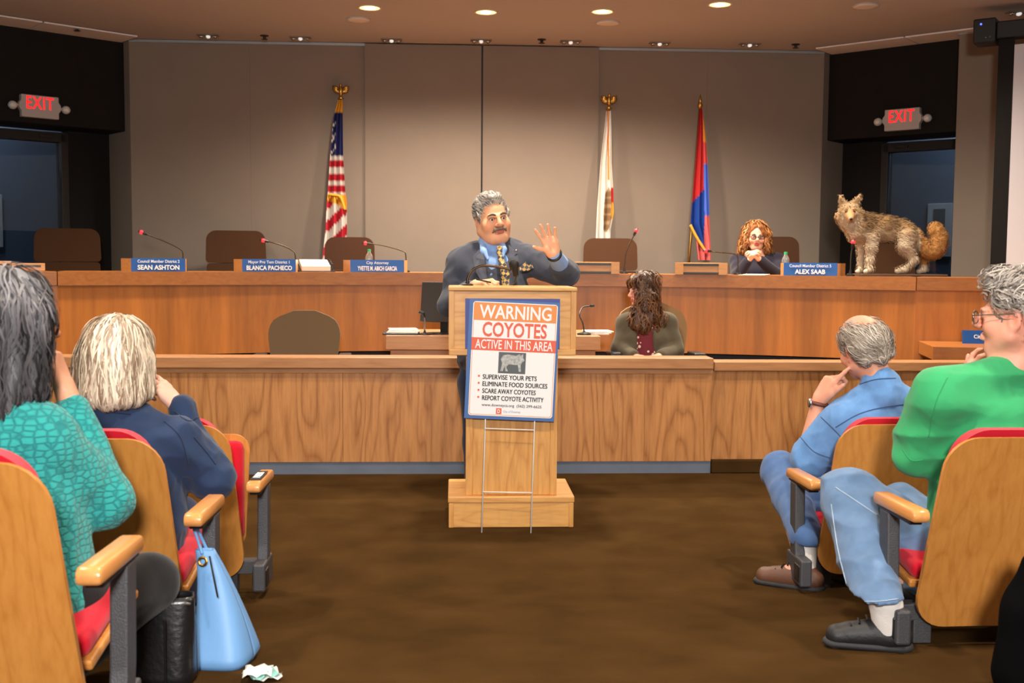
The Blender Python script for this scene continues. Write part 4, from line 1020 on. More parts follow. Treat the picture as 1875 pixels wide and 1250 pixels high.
def skin(base, lips=None, hd=None, warm=.12, hair=None):
    b = np.array(lin(base))
    def f(v):
        n = noise(v, 60)[:, None]*.05+noise(v, 14)[:, None]*.05
        c = b*(1+n*np.array([.6, 1, 1]))
        if hd is not None:
            q = hd.sc
            for (x, y, z), rad, tint in (((0, .11, -.02), .022, (1.02, .84, .82)), ((.045, .07, -.03), .03, (1.03, .86, .84)), ((-.045, .07, -.03), .03, (1.03, .86, .84)), ((.079, -.01, -.01), .03, (1.04, .82, .8)), ((-.079, -.01, -.01), .03, (1.04, .82, .8))):
                w = np.exp(-((v-np.array(hd(x, y, z)))**2).sum(1)/(rad*q)**2)[:, None]; c = c*(1-w+w*np.array(tint))
            if lips is not None:
                d = v-np.array(hd(0, .098, -.058)); R3 = np.array([list(a) for a in hd.ax]); l = d@R3.T
                m = ((l[:, 0]/(.024*q))**2+(l[:, 2]/(.0125*q))**2 < 1) & (np.abs(l[:, 1]) < .02*q)
                c[m] = np.array(lin(lips))
        return c
    return f
M_skin = vcol('skin', .5, .4, bump=.12, bscale=260)
M_hair = vcol('hair', .45, .35)
UP = Vector((0, 0, 1))
def fwd(deg, pitch=0):          # heading: 0 = towards the dais (+Y), 90 = +X, 180 = towards the camera
    return Vector((math.sin(R(deg))*math.cos(R(pitch)), math.cos(R(deg))*math.cos(R(pitch)), math.sin(R(pitch))))
def person(loc, label): return empty('person', loc, label=label, cat='person')
def fabric(name, c, rough=.9, bump=.25, bscale=120, var=.06, vs=12, sheen=.15, st=(1, 1, 1)): return mat(name, c, rough, bump=bump, bscale=bscale, var=var, vscale=vs, spec=.15, sheen=sheen, stretch=st)

# ------------------------------------------------------------------ speaker at the lectern
def speaker():
    D = 6.22
    p = lambda x, y, dd=0: P(x, y, D+dd)
    ft = PZ(880, 900, 0)
    e = person((p(895, 700).x, p(895, 700).y, 0), 'man in grey suit and patterned tie speaking at the lectern with raised hand')
    hd = Hd(p(901, 401, -.02), fwd(180-17, -4), (-.17, 0, 1), 1.12)
    neck0, neck1 = p(898, 462, .03), p(901, 418, .01)
    shR, shL = p(845, 482, .02), p(972, 478, .0)
    elR, wrR = p(824, 556, .0), p(872, 521, -.28)
    elL, wrL = p(1036, 502, -.12), p(1015, 466, -.36)
    pel = p(905, 690, .03); chest = p(905, 530, .02)
    hipR, hipL = p(878, 700, .03), p(932, 700, .03)
    knR, knL = p(876, 810, .03), p(936, 810, .03); anR, anL = p(874, 900, .06), p(940, 900, .06)
    side = (shL-shR).normalized()
    b = Sdf(); hd.skull(b, jaw=1.22, nose=1.12, cheek=1.2)
    b.cone(neck0, neck1, .066, .066, .03); b.ell(hd(0, .035, -.098), (.062, .045, .032), hd.ax, .035)
    b.cone(pel, chest, .11, .12, .04, flat=(side, 1.35)); b.cone(shR, shL, .06, None, .05)
    b.limb([shR, elR, wrR], [.055, .045, .03]); b.limb([shL, elL, wrL], [.055, .045, .03])
    b.limb([hipR, knR, anR], [.085, .06, .045]); b.limb([hipL, knL, anL], [.085, .06, .045])
    for a in (anR, anL): b.cone(a-Vector((0, 0, .02)), a+Vector((0, -.16, -.05)), .04, .03)
    hand(b, wrL, p(1001, 425, -.38)-wrL, -fw, -CR+CU*.2, 1.02, (6, 4, 5, 8), .2, .85)
    hand(b, wrR, p(905, 513, -.36)-wrR, Vector((.2, .1, -1)), Vector((.25, .3, .6)), 1.0, (45, 55, 60, 60), .05, .5)
    mk('body', b.mesh(.005), M_skin, e, skin((232, 172, 134), (190, 112, 98), hd))
    hd.eyes(e); hd.brows(e, (96, 84, 76))
    # hair swept back, grey, darker at the side
    hb = Sdf(); A_ = hd.ax; q = hd.sc
    hb.ell(hd(0, -.024, .044), (.081*q, .1*q, .09*q), A_)
    hb.ell(hd(0, .03, .112), (.05*q, .045*q, .022*q), A_, .03)
    for x in (-1, 1): hb.cone(hd(x*.074, .022, .03), hd(x*.072, .02, -.02), .012*q, .008*q, .012)
    hb.ell(hd(0, .115, -.0), (.072*q, .078*q, .095*q), A_, .014, True)
    for x in (-1, 1): hb.ell(hd(x*.086, -.008, -.012), (.026*q, .03*q, .04*q), A_, .008, True)
    hb.cut(hd(0, 0, -.045), -hd.u, lo=None); hb.cut(hd(0, .01, -.02), (hd.u*.8-hd.f*.75), .01) if False else None
    hb.ell(hd(0, .06, -.085), (.12*q, .085*q, .07*q), A_, .01, True)
    vf = hb.mesh(.005, folds(.0025, 90, (1, 1, 1)))
    flow = lambda pp, nn: (-hd.f*1.0+hd.u*.35-hd.u*max(0, -(pp-hd.c).dot(hd.f))*9)
    ex = strands(vf, flow, 1300, .07, .0022, (lin((92, 86, 82)), lin((228, 222, 214))), lift=.005, seed=3)
    def hc(v):
        l = (v-np.array(hd.c))@np.array(list(hd.r)); w = np.clip((-l)/.05*.4+.45+noise(v, 80)*.2, 0, 1)[:, None]
        return np.array(lin((124, 118, 112)))*(1-w)+np.array(lin((200, 194, 186)))*w
    mk('hair', vf, M_hair, e, hc, ex)
    ms = Sdf()
    for x in (-1, 1): ms.cone(hd(0, .115, -.040), hd(x*.026, .104, -.046), .0085*q, .007*q, .008); ms.cone(hd(x*.026, .104, -.046), hd(x*.036, .092, -.06), .007*q, .004*q, .008)
    vf = ms.mesh(.003, folds(.001, 300)); mk('moustache', vf, M_hair, e, (128, 110, 98))
    # jacket
    M_suit = fabric('grey_suit_wool', (74, 78, 90), .85, .15, 400, .08, 10)
    j = Sdf()
    j.cone(p(903, 640, .02), p(903, 560, .0), .135, .145, .05, flat=(side, 1.42)); j.cone(p(903, 560, .0), p(902, 505, .0), .145, .125, .05, flat=(side, 1.5))
    j.cone(p(903, 750, .03), p(903, 640, .02), .12, .135, .05, flat=(side, 1.4))
    j.cone(shR, p(868, 470, .03), .074, .068, .04); j.cone(shL, p(938, 464, .03), .074, .068, .04); j.cone(p(868, 470, .03), p(938, 464, .03), .066, None, .05)
    j.cone(p(875, 458, .04), p(925, 454, .04), .045, None, .04)
    j.limb([shR, elR, wrR.lerp(elR, .25)], [.083, .066, .05], .03); j.limb([shL, elL], [.086, .072], .03); j.cone(elL, elL.lerp(wrL, .45), .07, .058, .02)
    j.ell(neck1+Vector((0, -.03, .02)), (.075, .12, .1), None, .01, True)
    vtip = p(913, 545, -.3)
    # front opening down to the button
    j.cone(p(906, 440, -.2), p(915, 560, -.24), .07, .022, .008, True)
    mk('jacket', j.mesh(.007, lambda v: .003*noise(v, 16)+.014*(np.abs(noise(v*np.array([1, 1, 1.5]), 14))-.45)+.006*(np.abs(noise(v, 36))-.45)), M_suit, e)
    sh = Sdf(); M_shirt = fabric('light_blue_shirt', (136, 172, 226), .7, .1, 300, .03, 20)
    sh.cone(p(905, 570, -.03), p(904, 490, -.02), .125, .10, .04, flat=(side, 1.1)); sh.cone(p(900, 462, .02), p(901, 446, .01), .082, .078, .02)
    sh.cone(elL.lerp(wrL, .4), wrL.lerp(elL, .06), .052, .043, .01)
    for s_, (x, y) in ((-1, (886, 458)), (1, (922, 454))):
        sh.cone(p(900+s_*17, 440, -.02), p(x, y+4, -.1), .017, .02, .006); sh.cone(p(x, y+2, -.1), p(x+s_*-4+3, y+16, -.125), .018, .008, .006)
    sh.ell(neck1+Vector((0, -.01, .0)), (.066, .068, .055), None, .006, True)
    mk('shirt', sh.mesh(.006, folds(.002, 30)), M_shirt, e)
    # tie with checks
    m, nt, bs = nodes('checked_tie'); tc = nt.nodes.new('ShaderNodeTexCoord'); mp = nt.nodes.new('ShaderNodeMapping'); mp.inputs['Rotation'].default_value = (0, R(38), 0)
    nt.links.new(tc.outputs['Object'], mp.inputs[0]); ck = nt.nodes.new('ShaderNodeTexChecker'); ck.inputs['Scale'].default_value = 58
    ck.inputs['Color1'].default_value = (*lin((196, 160, 84)), 1); ck.inputs['Color2'].default_value = (*lin((44, 50, 74)), 1)
    nt.links.new(mp.outputs[0], ck.inputs[0]); nt.links.new(ck.outputs[0], bs.inputs['Base Color']); bs.inputs['Roughness'].default_value = .5
    ti = Sdf(); rt = [(915, 452, -.125, .018), (914, 461, -.135, .014), (920, 485, -.163, .022), (926, 505, -.175, .029), (930, 530, -.185, .034), (930, 545, -.19, .034)]
    for a_, b_2 in zip(rt, rt[1:]): ti.cone(p(*a_[:3]), p(*b_2[:3]), a_[3]*.42, b_2[3]*.42, .008, flat=(side, 2.3))
    mk('tie', ti.mesh(.004), m, e)
    # lapels, pocket square, pin, watch, pen
    def plate(pts, name, mm, th=.008):
        q_ = [p(*t_) for t_ in pts]; MB().prism(q_, -fw*th, .002).build(name, mm, e, True)
    plate([(882, 452, -.07), (866, 470, -.14), (868, 490, -.17), (874, 490, -.176), (871, 498, -.18), (905, 556, -.235), (896, 505, -.205), (889, 475, -.16)], 'lapel', M_suit, .011)
    plate([(931, 448, -.07), (948, 464, -.14), (950, 486, -.17), (944, 488, -.176), (948, 496, -.18), (930, 556, -.235), (934, 500, -.205), (934, 472, -.16)], 'lapel', M_suit, .011)
    plate([(951, 490, -.19), (957, 484, -.192), (963, 479, -.192), (968, 487, -.19), (973, 482, -.188), (977, 491, -.186), (966, 496, -.19), (952, 497, -.193)], 'pocket_square', m, .012)
    MB().ball(p(945, 459, -.155), (.009, .006, .009), 8).build('lapel_pin', M_chrome, e, True)
    ax_ = (wrL-elL).normalized(); o1 = ax_.orthogonal().normalized(); o2 = ax_.cross(o1)
    MB().tube([wrL+ax_*.004+(o1*math.cos(t_)+o2*math.sin(t_))*.036 for t_ in np.linspace(0, 6.2832, 25)], .008, 8).build('watch_strap', M_plastic, e, True, smooth=True)
    MB().tube([p(872, 511, -.40), p(899, 517, -.42)], .004, 8).build('pen', M_plastic, e, True)
    tr = Sdf(); tr.limb([hipR, knR, anR], [.115, .085, .075], .03); tr.limb([hipL, knL, anL], [.115, .085, .075], .03); tr.cone(hipR, hipL, .12, None, .04)
    mk('trousers', tr.mesh(.01, folds(.003, 20)), fabric('navy_trousers', (34, 40, 62)), e)
    for a in (anR, anL):
        so = Sdf(); so.cone(Vector((a.x, a.y+.03, .045)), Vector((a.x, a.y-.18, .035)), .045, .035, .02); so.cut((0, 0, .0), -UP); mk('shoe', so.mesh(.01), M_leather, e)
speaker()
# ------------------------------------------------------------------ audience
def torso(s, pel, chest, sh1, sh2, neck, wr=1.35, rp=.12, rc=.115, rs=.065, inf=0, k=.05, belly=0):
    side = (sh2-sh1).normalized(); mid = (sh1+sh2)/2
    s.cone(pel, chest, rp+inf, rc+inf, k, flat=(side, wr)); s.cone(chest, mid+(chest-mid)*.3, rc+inf, rc*.85+inf, k, flat=(side, wr*1.05))
    s.cone(sh1, sh2, rs+inf, None, k)
    for q in (sh1, sh2): s.cone(q.lerp(neck, .25), neck.lerp(q, .15), rs*.85+inf, .05+inf, k)
    if belly: s.ell(pel.lerp(chest, .45), (belly, belly, belly*1.1), None, .06)
    return s
def knit():
    m, nt, b = nodes('teal_knit'); N = nt.nodes.new; L = nt.links.new
    tc = N('ShaderNodeTexCoord'); mp = N('ShaderNodeMapping'); mp.inputs['Scale'].default_value = (1, 1, 1.5); L(tc.outputs['Object'], mp.inputs[0])
    v = N('ShaderNodeTexVoronoi'); v.feature = 'DISTANCE_TO_EDGE'; v.inputs['Scale'].default_value = 42; v.inputs['Randomness'].default_value = .55; L(mp.outputs[0], v.inputs['Vector'])
    mr = N('ShaderNodeMapRange'); mr.inputs[1].default_value = 0; mr.inputs[2].default_value = .2; L(v.outputs['Distance'], mr.inputs[0])
    mx = N('ShaderNodeMix'); mx.data_type = 'RGBA'; L(mr.outputs[0], mx.inputs[0]); mx.inputs[6].default_value = (*lin((14, 116, 118)), 1); mx.inputs[7].default_value = (*lin((38, 156, 152)), 1)
    L(mx.outputs[2], b.inputs['Base Color']); b.inputs['Roughness'].default_value = .9; b.inputs['Sheen Weight'].default_value = .2
    n = N('ShaderNodeTexNoise'); n.inputs['Scale'].default_value = 300; L(tc.outputs['Object'], n.inputs['Vector'])
    ad = N('ShaderNodeMath'); ad.operation = 'MULTIPLY_ADD'; ad.inputs[1].default_value = .25; L(n.outputs['Fac'], ad.inputs[0]); L(mr.outputs[0], ad.inputs[2])
    bp = N('ShaderNodeBump'); bp.inputs['Strength'].default_value = .45; bp.inputs['Distance'].default_value = .006; L(ad.outputs[0], bp.inputs['Height']); L(bp.outputs[0], b.inputs['Normal'])
    return m
def denim(name, c): return fabric(name, c, .9, .35, 500, .16, 14)
def fullbody(hd, J, label, base=(222, 168, 140), lips=None, h=.006, hands=(), rp=.12, jaw=1.0):
    """J: neck, chest, pel, shL, shR, elL, wrL, elR, wrR, hipL, knL, anL, hipR, knR, anR, toeL, toeR"""
    e = person((J['pel'].x, J['pel'].y, floor_z(J['pel'].y) if J['pel'].y < 9 else PF), label)
    b = Sdf(); hd.skull(b, jaw=jaw)
    b.cone(J['neck'], hd(0, -.02, -.06), .055*hd.sc, .053*hd.sc, .03)
    torso(b, J['pel'], J['chest'], J['shL'], J['shR'], J['neck'], rp=rp*.9, rc=.1, rs=.05)
    for s_ in 'LR':
        b.limb([J['sh'+s_], J['el'+s_], J['wr'+s_]], [.05, .042, .028])
        b.limb([J['hip'+s_], J['kn'+s_], J['an'+s_]], [.08, .055, .038], .03)
        b.cone(J['an'+s_], J['toe'+s_], .035, .028)
    b.cone(J['hipL'], J['hipR'], .09, None, .05)
    for args in hands: hand(b, *args[0], **args[1])
    mk('body', b.mesh(h), M_skin, e, skin(base, lips, hd))
    return e
def glasses(hd, parent, c=(70, 60, 56), lens_r=.023, metal=.6, thin=.0018):
    m = mat('spectacle_frame_%d' % c[0], c, .3, metal)
    g = MB()
    for x in (-1, 1):
        g.tube([hd(x*.033+lens_r*1.12*math.cos(t), .112-.004*abs(math.cos(t)), .0+lens_r*.82*math.sin(t)) for t in np.linspace(0, 6.2832, 25)], thin*hd.sc, 6)
        g.tube([hd(x*.059, .108, .006), hd(x*.078, .08, .008), hd(x*.084, -.01, .012), hd(x*.08, -.03, -.01)], thin*hd.sc, 6)
    g.tube([hd(-.01, .114, .004), hd(0, .118, .007), hd(.01, .114, .004)], thin*hd.sc, 6)
    o = g.build('spectacles', m, parent, True, smooth=True)
    for x in (-1, 1):
        MB().ball((0, 0, 0), (lens_r*1.08*hd.sc, .0012, lens_r*.8*hd.sc), 8, M=Matrix.Translation(hd(x*.033, .112, 0)) @ Matrix((hd.r, hd.f, hd.u)).transposed().to_4x4()).build('lens', mat('clear_lens', (235, 240, 242), .03, trans=1), o, False, smooth=True).matrix_parent_inverse = o.matrix_world.inverted()
def legs(s, J, r=(.10, .078, .07), k=.03, sides='LR', hem=.0):
    for q in sides:
        a = J['an'+q].lerp(J['kn'+q], hem)
        s.limb([J['hip'+q], J['kn'+q]], [r[0], r[1]], k); s.cone(J['kn'+q], a, r[1], r[2], k)
    s.cone(J['hipL'], J['hipR'], r[0]*1.08, None, .05); return s
def shoe(name, an, toe, parent, m, fz, sz=1.0):
    d = Vector((toe.x-an.x, toe.y-an.y, 0)).normalized(); o = Vector((an.x, an.y, fz))
    s = Sdf(); sd = d.cross(UP)
    s.cone(o+d*-.03+UP*.045, o+d*.16*sz+UP*.035, .042*sz, .036*sz, .02, flat=(sd, 1.05)); s.cone(o+UP*.05, o+UP*.085, .045, .042, .02)
    s.cone(o+d*.05+UP*.06, o+d*.12+UP*.05, .036, .03, .02)
    s.cut((0, 0, fz+.014), -UP)
    ob = mk(name, s.mesh(.006), m, parent)
    t = Sdf(); t.cone(o-d*.03+UP*.014, o+d*.165*sz+UP*.014, .046*sz, .041*sz, .01, flat=(UP, .45)); 
    t.cut((0, 0, fz+.0005), -UP); t.cut((0, 0, fz+.03), UP)
    so = mk('sole', t.mesh(.006), mat('black_rubber_sole', (40, 40, 42), .7), parent)
    for k_ in range(3):
        c_ = o+d*(.07+.025*k_)+UP*(.098-.012*k_)
        MB().tube(spline([c_-sd*.024, c_+UP*.006, c_+sd*.024], 4), .0035, 6).build('lace', M_plastic, ob, False)
        ob.children[-1].matrix_parent_inverse = Matrix.Identity(4)
    return ob

def seam(obj, path, parent, m, r=.0022, n=10, name='seam'):
    me = obj.data; bv = BVHTree.FromPolygons([tuple(v.co) for v in me.vertices], [tuple(f.vertices) for f in me.polygons])
    pts = []
    q = [(Vector((x, y, 0))) for x, y in path]
    for v in spline(q, n):
        h_ = bv.ray_cast(C0, ray(v.x, v.y).normalized())
        if h_[0] is not None: pts.append(h_[0]-ray(v.x, v.y).normalized()*.0015)
    if len(pts) > 3:
        o = MB().tube(pts, r, 6).build(name, m, parent, True, smooth=True)
        o.parent = obj; o.matrix_parent_inverse = Matrix.Identity(4)
# --- blonde woman in navy jacket
def blonde():
    D = 3.56; p = lambda x, y, dd=0: P(x, y, D+dd)
    hd = Hd(p(220, 655, .02), fwd(28, -6), (.06, 0, 1), 1.03)
    fz = floor_z(3.9)
    J = dict(neck=p(206, 752, .0), chest=p(222, 890, .04), pel=p(222, 1070, .02), shL=p(108, 812, .0), shR=p(318, 806, .05), elL=p(95, 930, .1), wrL=p(130, 960, .33), elR=p(386, 876, .12), wrR=p(326, 742, .16))
    J['hipL'] = J['pel']+Vector((-.1, .02, 0)); J['hipR'] = J['pel']+Vector((.1, .02, 0))
    for q, x in (('L', -.1), ('R', .08)):
        k = J['pel']+Vector((x, .42, .12)); J['kn'+q] = k; J['an'+q] = Vector((k.x, k.y+.02, floor_z(k.y)+.08)); J['toe'+q] = J['an'+q]+Vector((0, .14, -.05))
    e = fullbody(hd, J, 'blonde woman in navy jacket leaning cheek on hand', (232, 180, 158), hands=[((J['wrR'], p(288, 700, .14)-J['wrR'], -CR*.8+fw*.2-CU*.3, CU+fw*.3), dict(sc=.95, curl=(18, 40, 60, 70), thumb=.5))])
    hb = Sdf(); q = hd.sc; A_ = hd.ax
    hb.ell(hd(0, -.015, .045), (.092*q, .112*q, .094*q), A_)
    for x in (-1, 1):
        for y, zb, rr in ((.03, -.1, .03), (-.01, -.115, .034), (-.055, -.12, .036)): hb.cone(hd(x*.07, y, .0), hd(x*.088, y*1.1, zb), rr*q, rr*.72*q, .03)
    hb.cone(hd(0, -.085, .0), hd(0, -.1, -.12), .05*q, .036*q, .04); hb.cone(hd(-.05, -.08, -.02), hd(-.06, -.085, -.125), .04*q, .03*q, .03); hb.cone(hd(.05, -.08, -.02), hd(.06, -.085, -.125), .04*q, .03*q, .03)
    hb.ell(hd(0, .12, -.02), (.055*q, .09*q, .1*q), A_, .01, True)
    vf = hb.mesh(.006, lambda v: .004*noise(v*np.array([1, 1, .15]), 60)+.002*noise(v*np.array([1, 1, .2]), 130))
    top = hd(.02, -.01, .13)
    fl = lambda pp, nn: (Vector((pp.x-top.x, pp.y-top.y, 0))*4*max(0, (pp-hd.c).dot(hd.u))/.1-UP*1.0)
    ex = strands(vf, fl, 2600, .2, .0032, (lin((132, 104, 82)), lin((244, 230, 206))), wave=.22, lift=.006, seed=5, steps=9, jit=.12)
    mk('hair', vf, M_hair, e, lambda v: (np.array(lin((140, 114, 92)))*(1-(w := np.clip(.5+.5*noise(v*np.array([1, 1, .15]), 70), 0, 1)[:, None]))+np.array(lin((232, 216, 192)))*w), ex)
    M_nav = fabric('navy_twill_jacket', (42, 58, 88), .85, .25, 300, .08, 14)
    j = Sdf(); torso(j, J['pel'], J['chest'], J['shL'], J['shR'], J['neck'], inf=.014, rp=.135, rc=.13, rs=.068)
    cuff = J['wrR'].lerp(J['elR'], .1)
    j.limb([J['shR'], J['elR'], cuff], [.08, .068, .05], .03); j.cone(cuff.lerp(J['elR'], .25), cuff, .056, .057, .006); j.limb([J['shL'], J['elL'], J['wrL']], [.08, .065, .055], .03)
    j.cone(J['neck']+Vector((0, -.0, -.015)), J['neck']+Vector((0, .0, .02)), .088, .085, .012)
    j.ell(J['neck']+Vector((0, .03, .06)), (.068, .075, .07), None, .008, True)
    jk = mk('jacket', j.mesh(.006, lambda v: .003*noise(v, 20)+.018*(np.abs(noise(v*np.array([1, .6, 1]), 15))-.45)+.007*(np.abs(noise(v, 38))-.45)), M_nav, e)
    M_ns = fabric('navy_stitching', (30, 42, 70))
    for pa in ([(318, 752), (345, 770), (368, 760)], [(300, 770), (330, 800), (345, 850)], [(140, 733), (190, 752), (240, 758)], [(355, 800), (380, 830), (395, 850)]): seam(jk, pa, e, M_ns)
    tr = Sdf(); legs(tr, J); mk('trousers', tr.mesh(.01, folds(.004, 25)), fabric('dark_blue_trousers', (40, 50, 78)), e)
    for s_ in 'LR': shoe('shoe', J['an'+s_], J['toe'+s_], e, M_leather, floor_z(J['an'+s_].y))
    MB().ball(hd(.083, -.005, -.06), (.007, .007, .012), 8).build('earring', mat('turquoise', (120, 210, 205), .3), e, True)
blonde()

# --- woman in teal sweater
def teal():
    D = 2.68; p = lambda x, y, dd=0: P(x, y, D+dd)
    hd = Hd(p(10, 592, .05), fwd(58, -4), (0, 0, 1), 1.02)
    J = dict(neck=p(0, 745, .0), chest=p(-10, 900, .04), pel=p(15, 1105, .02), shL=p(-175, 800, -.05), shR=p(72, 806, .03), elL=p(-190, 960, .1), wrL=p(-60, 1000, .35), elR=p(190, 918, .16), wrR=p(117, 706, .2))
    J['hipL'] = J['pel']+Vector((-.09, .02, 0)); J['hipR'] = J['pel']+Vector((.11, .02, -.02))
    J['knR'] = p(272, 1068, .38); J['knL'] = J['pel']+Vector((-.1, .44, .1))
    for q in 'LR':
        k = J['kn'+q]; J['an'+q] = Vector((k.x-.2, k.y-.22, floor_z(k.y-.22)+.08)); J['toe'+q] = J['an'+q]+Vector((0, .14, -.05))
    e = fullbody(hd, J, 'woman in teal knitted sweater with long grey and black hair', (206, 146, 116), (170, 90, 84), hands=[((J['wrR'], p(94, 640, .2)-J['wrR'], -CR, CU*.2+fw), dict(sc=.95, curl=(50, 60, 65, 70), thumb=.4))])
    glasses(hd, e, (48, 26, 34), .026, 0, .003)
    hb = Sdf(); q = hd.sc; A_ = hd.ax
    hb.ell(hd(0, -.015, .045), (.1*q, .118*q, .1*q), A_)
    for x in (-1, 1):
        for y, zb, rr, xo in ((.045, -.16, .036, .09), (-.005, -.2, .042, .085), (-.06, -.22, .05, .085)): hb.cone(hd(x*.072, y, .02), hd(x*xo, y*1.05, zb), rr*.95*q, rr*.9*q, .035)
    hb.cone(hd(0, -.09, .0), hd(0, -.11, -.22), .065*q, .05*q, .04)
    hb.ell(hd(0, .13, -.03), (.07*q, .095*q, .13*q), A_, .012, True)
    vf = hb.mesh(.006, lambda v: .007*noise(v*np.array([1, 1, .45]), 34)+.004*noise(v*np.array([1, 1, .3]), 90))
    top = hd(.02, 0, .14)
    fl = lambda pp, nn: (Vector((pp.x-top.x, pp.y-top.y, 0))*4*max(0, (pp-hd.c).dot(hd.u))/.1-UP*1.0)
    zc = hd.c.z
    def hcol(v):
        w = np.clip((v[:, 2]-zc+.06)/.09+.35*noise(v*np.array([1, 1, .3]), 50), 0, 1)[:, None]
        return np.array(lin((44, 40, 44)))*(1-w)+np.array(lin((132, 132, 136)))*w
    ex = strands(vf, fl, 2600, .2, .0034, (lin((20, 18, 22)), lin((120, 118, 122))), wave=.35, lift=.009, seed=6, steps=10, jit=.15)
    ec = ex[2]; w = np.clip((ex[0][:, 2]-zc+.05)/.12, 0, 1)[:, None]; ec = ec*(.45+.9*w)
    mk('hair', vf, M_hair, e, hcol, (ex[0], ex[1], ec))
    K = knit(); j = Sdf(); torso(j, J['pel'], J['chest'], J['shL'], J['shR'], J['neck'], inf=.012, rp=.15, rc=.135, rs=.07)
    j.limb([J['shR'], J['elR']], [.086, .074], .03); j.limb([J['elR'], J['wrR'].lerp(J['elR'], .22)], [.072, .046], .02); j.limb([J['shL'], J['elL'], J['wrL']], [.084, .065, .05], .03)
    mk('sweater', j.mesh(.007, lambda v: .005*noise(v, 18)+.003*noise(v, 50)), K, e)
    tr = Sdf(); legs(tr, J, (.098, .08, .06)); mk('trousers', tr.mesh(.008, folds(.003, 25)), fabric('black_trousers', (26, 25, 28), .9, .1), e)
    for s_ in 'LR': shoe('shoe', J['an'+s_], J['toe'+s_], e, M_leather, floor_z(J['an'+s_].y))
teal()

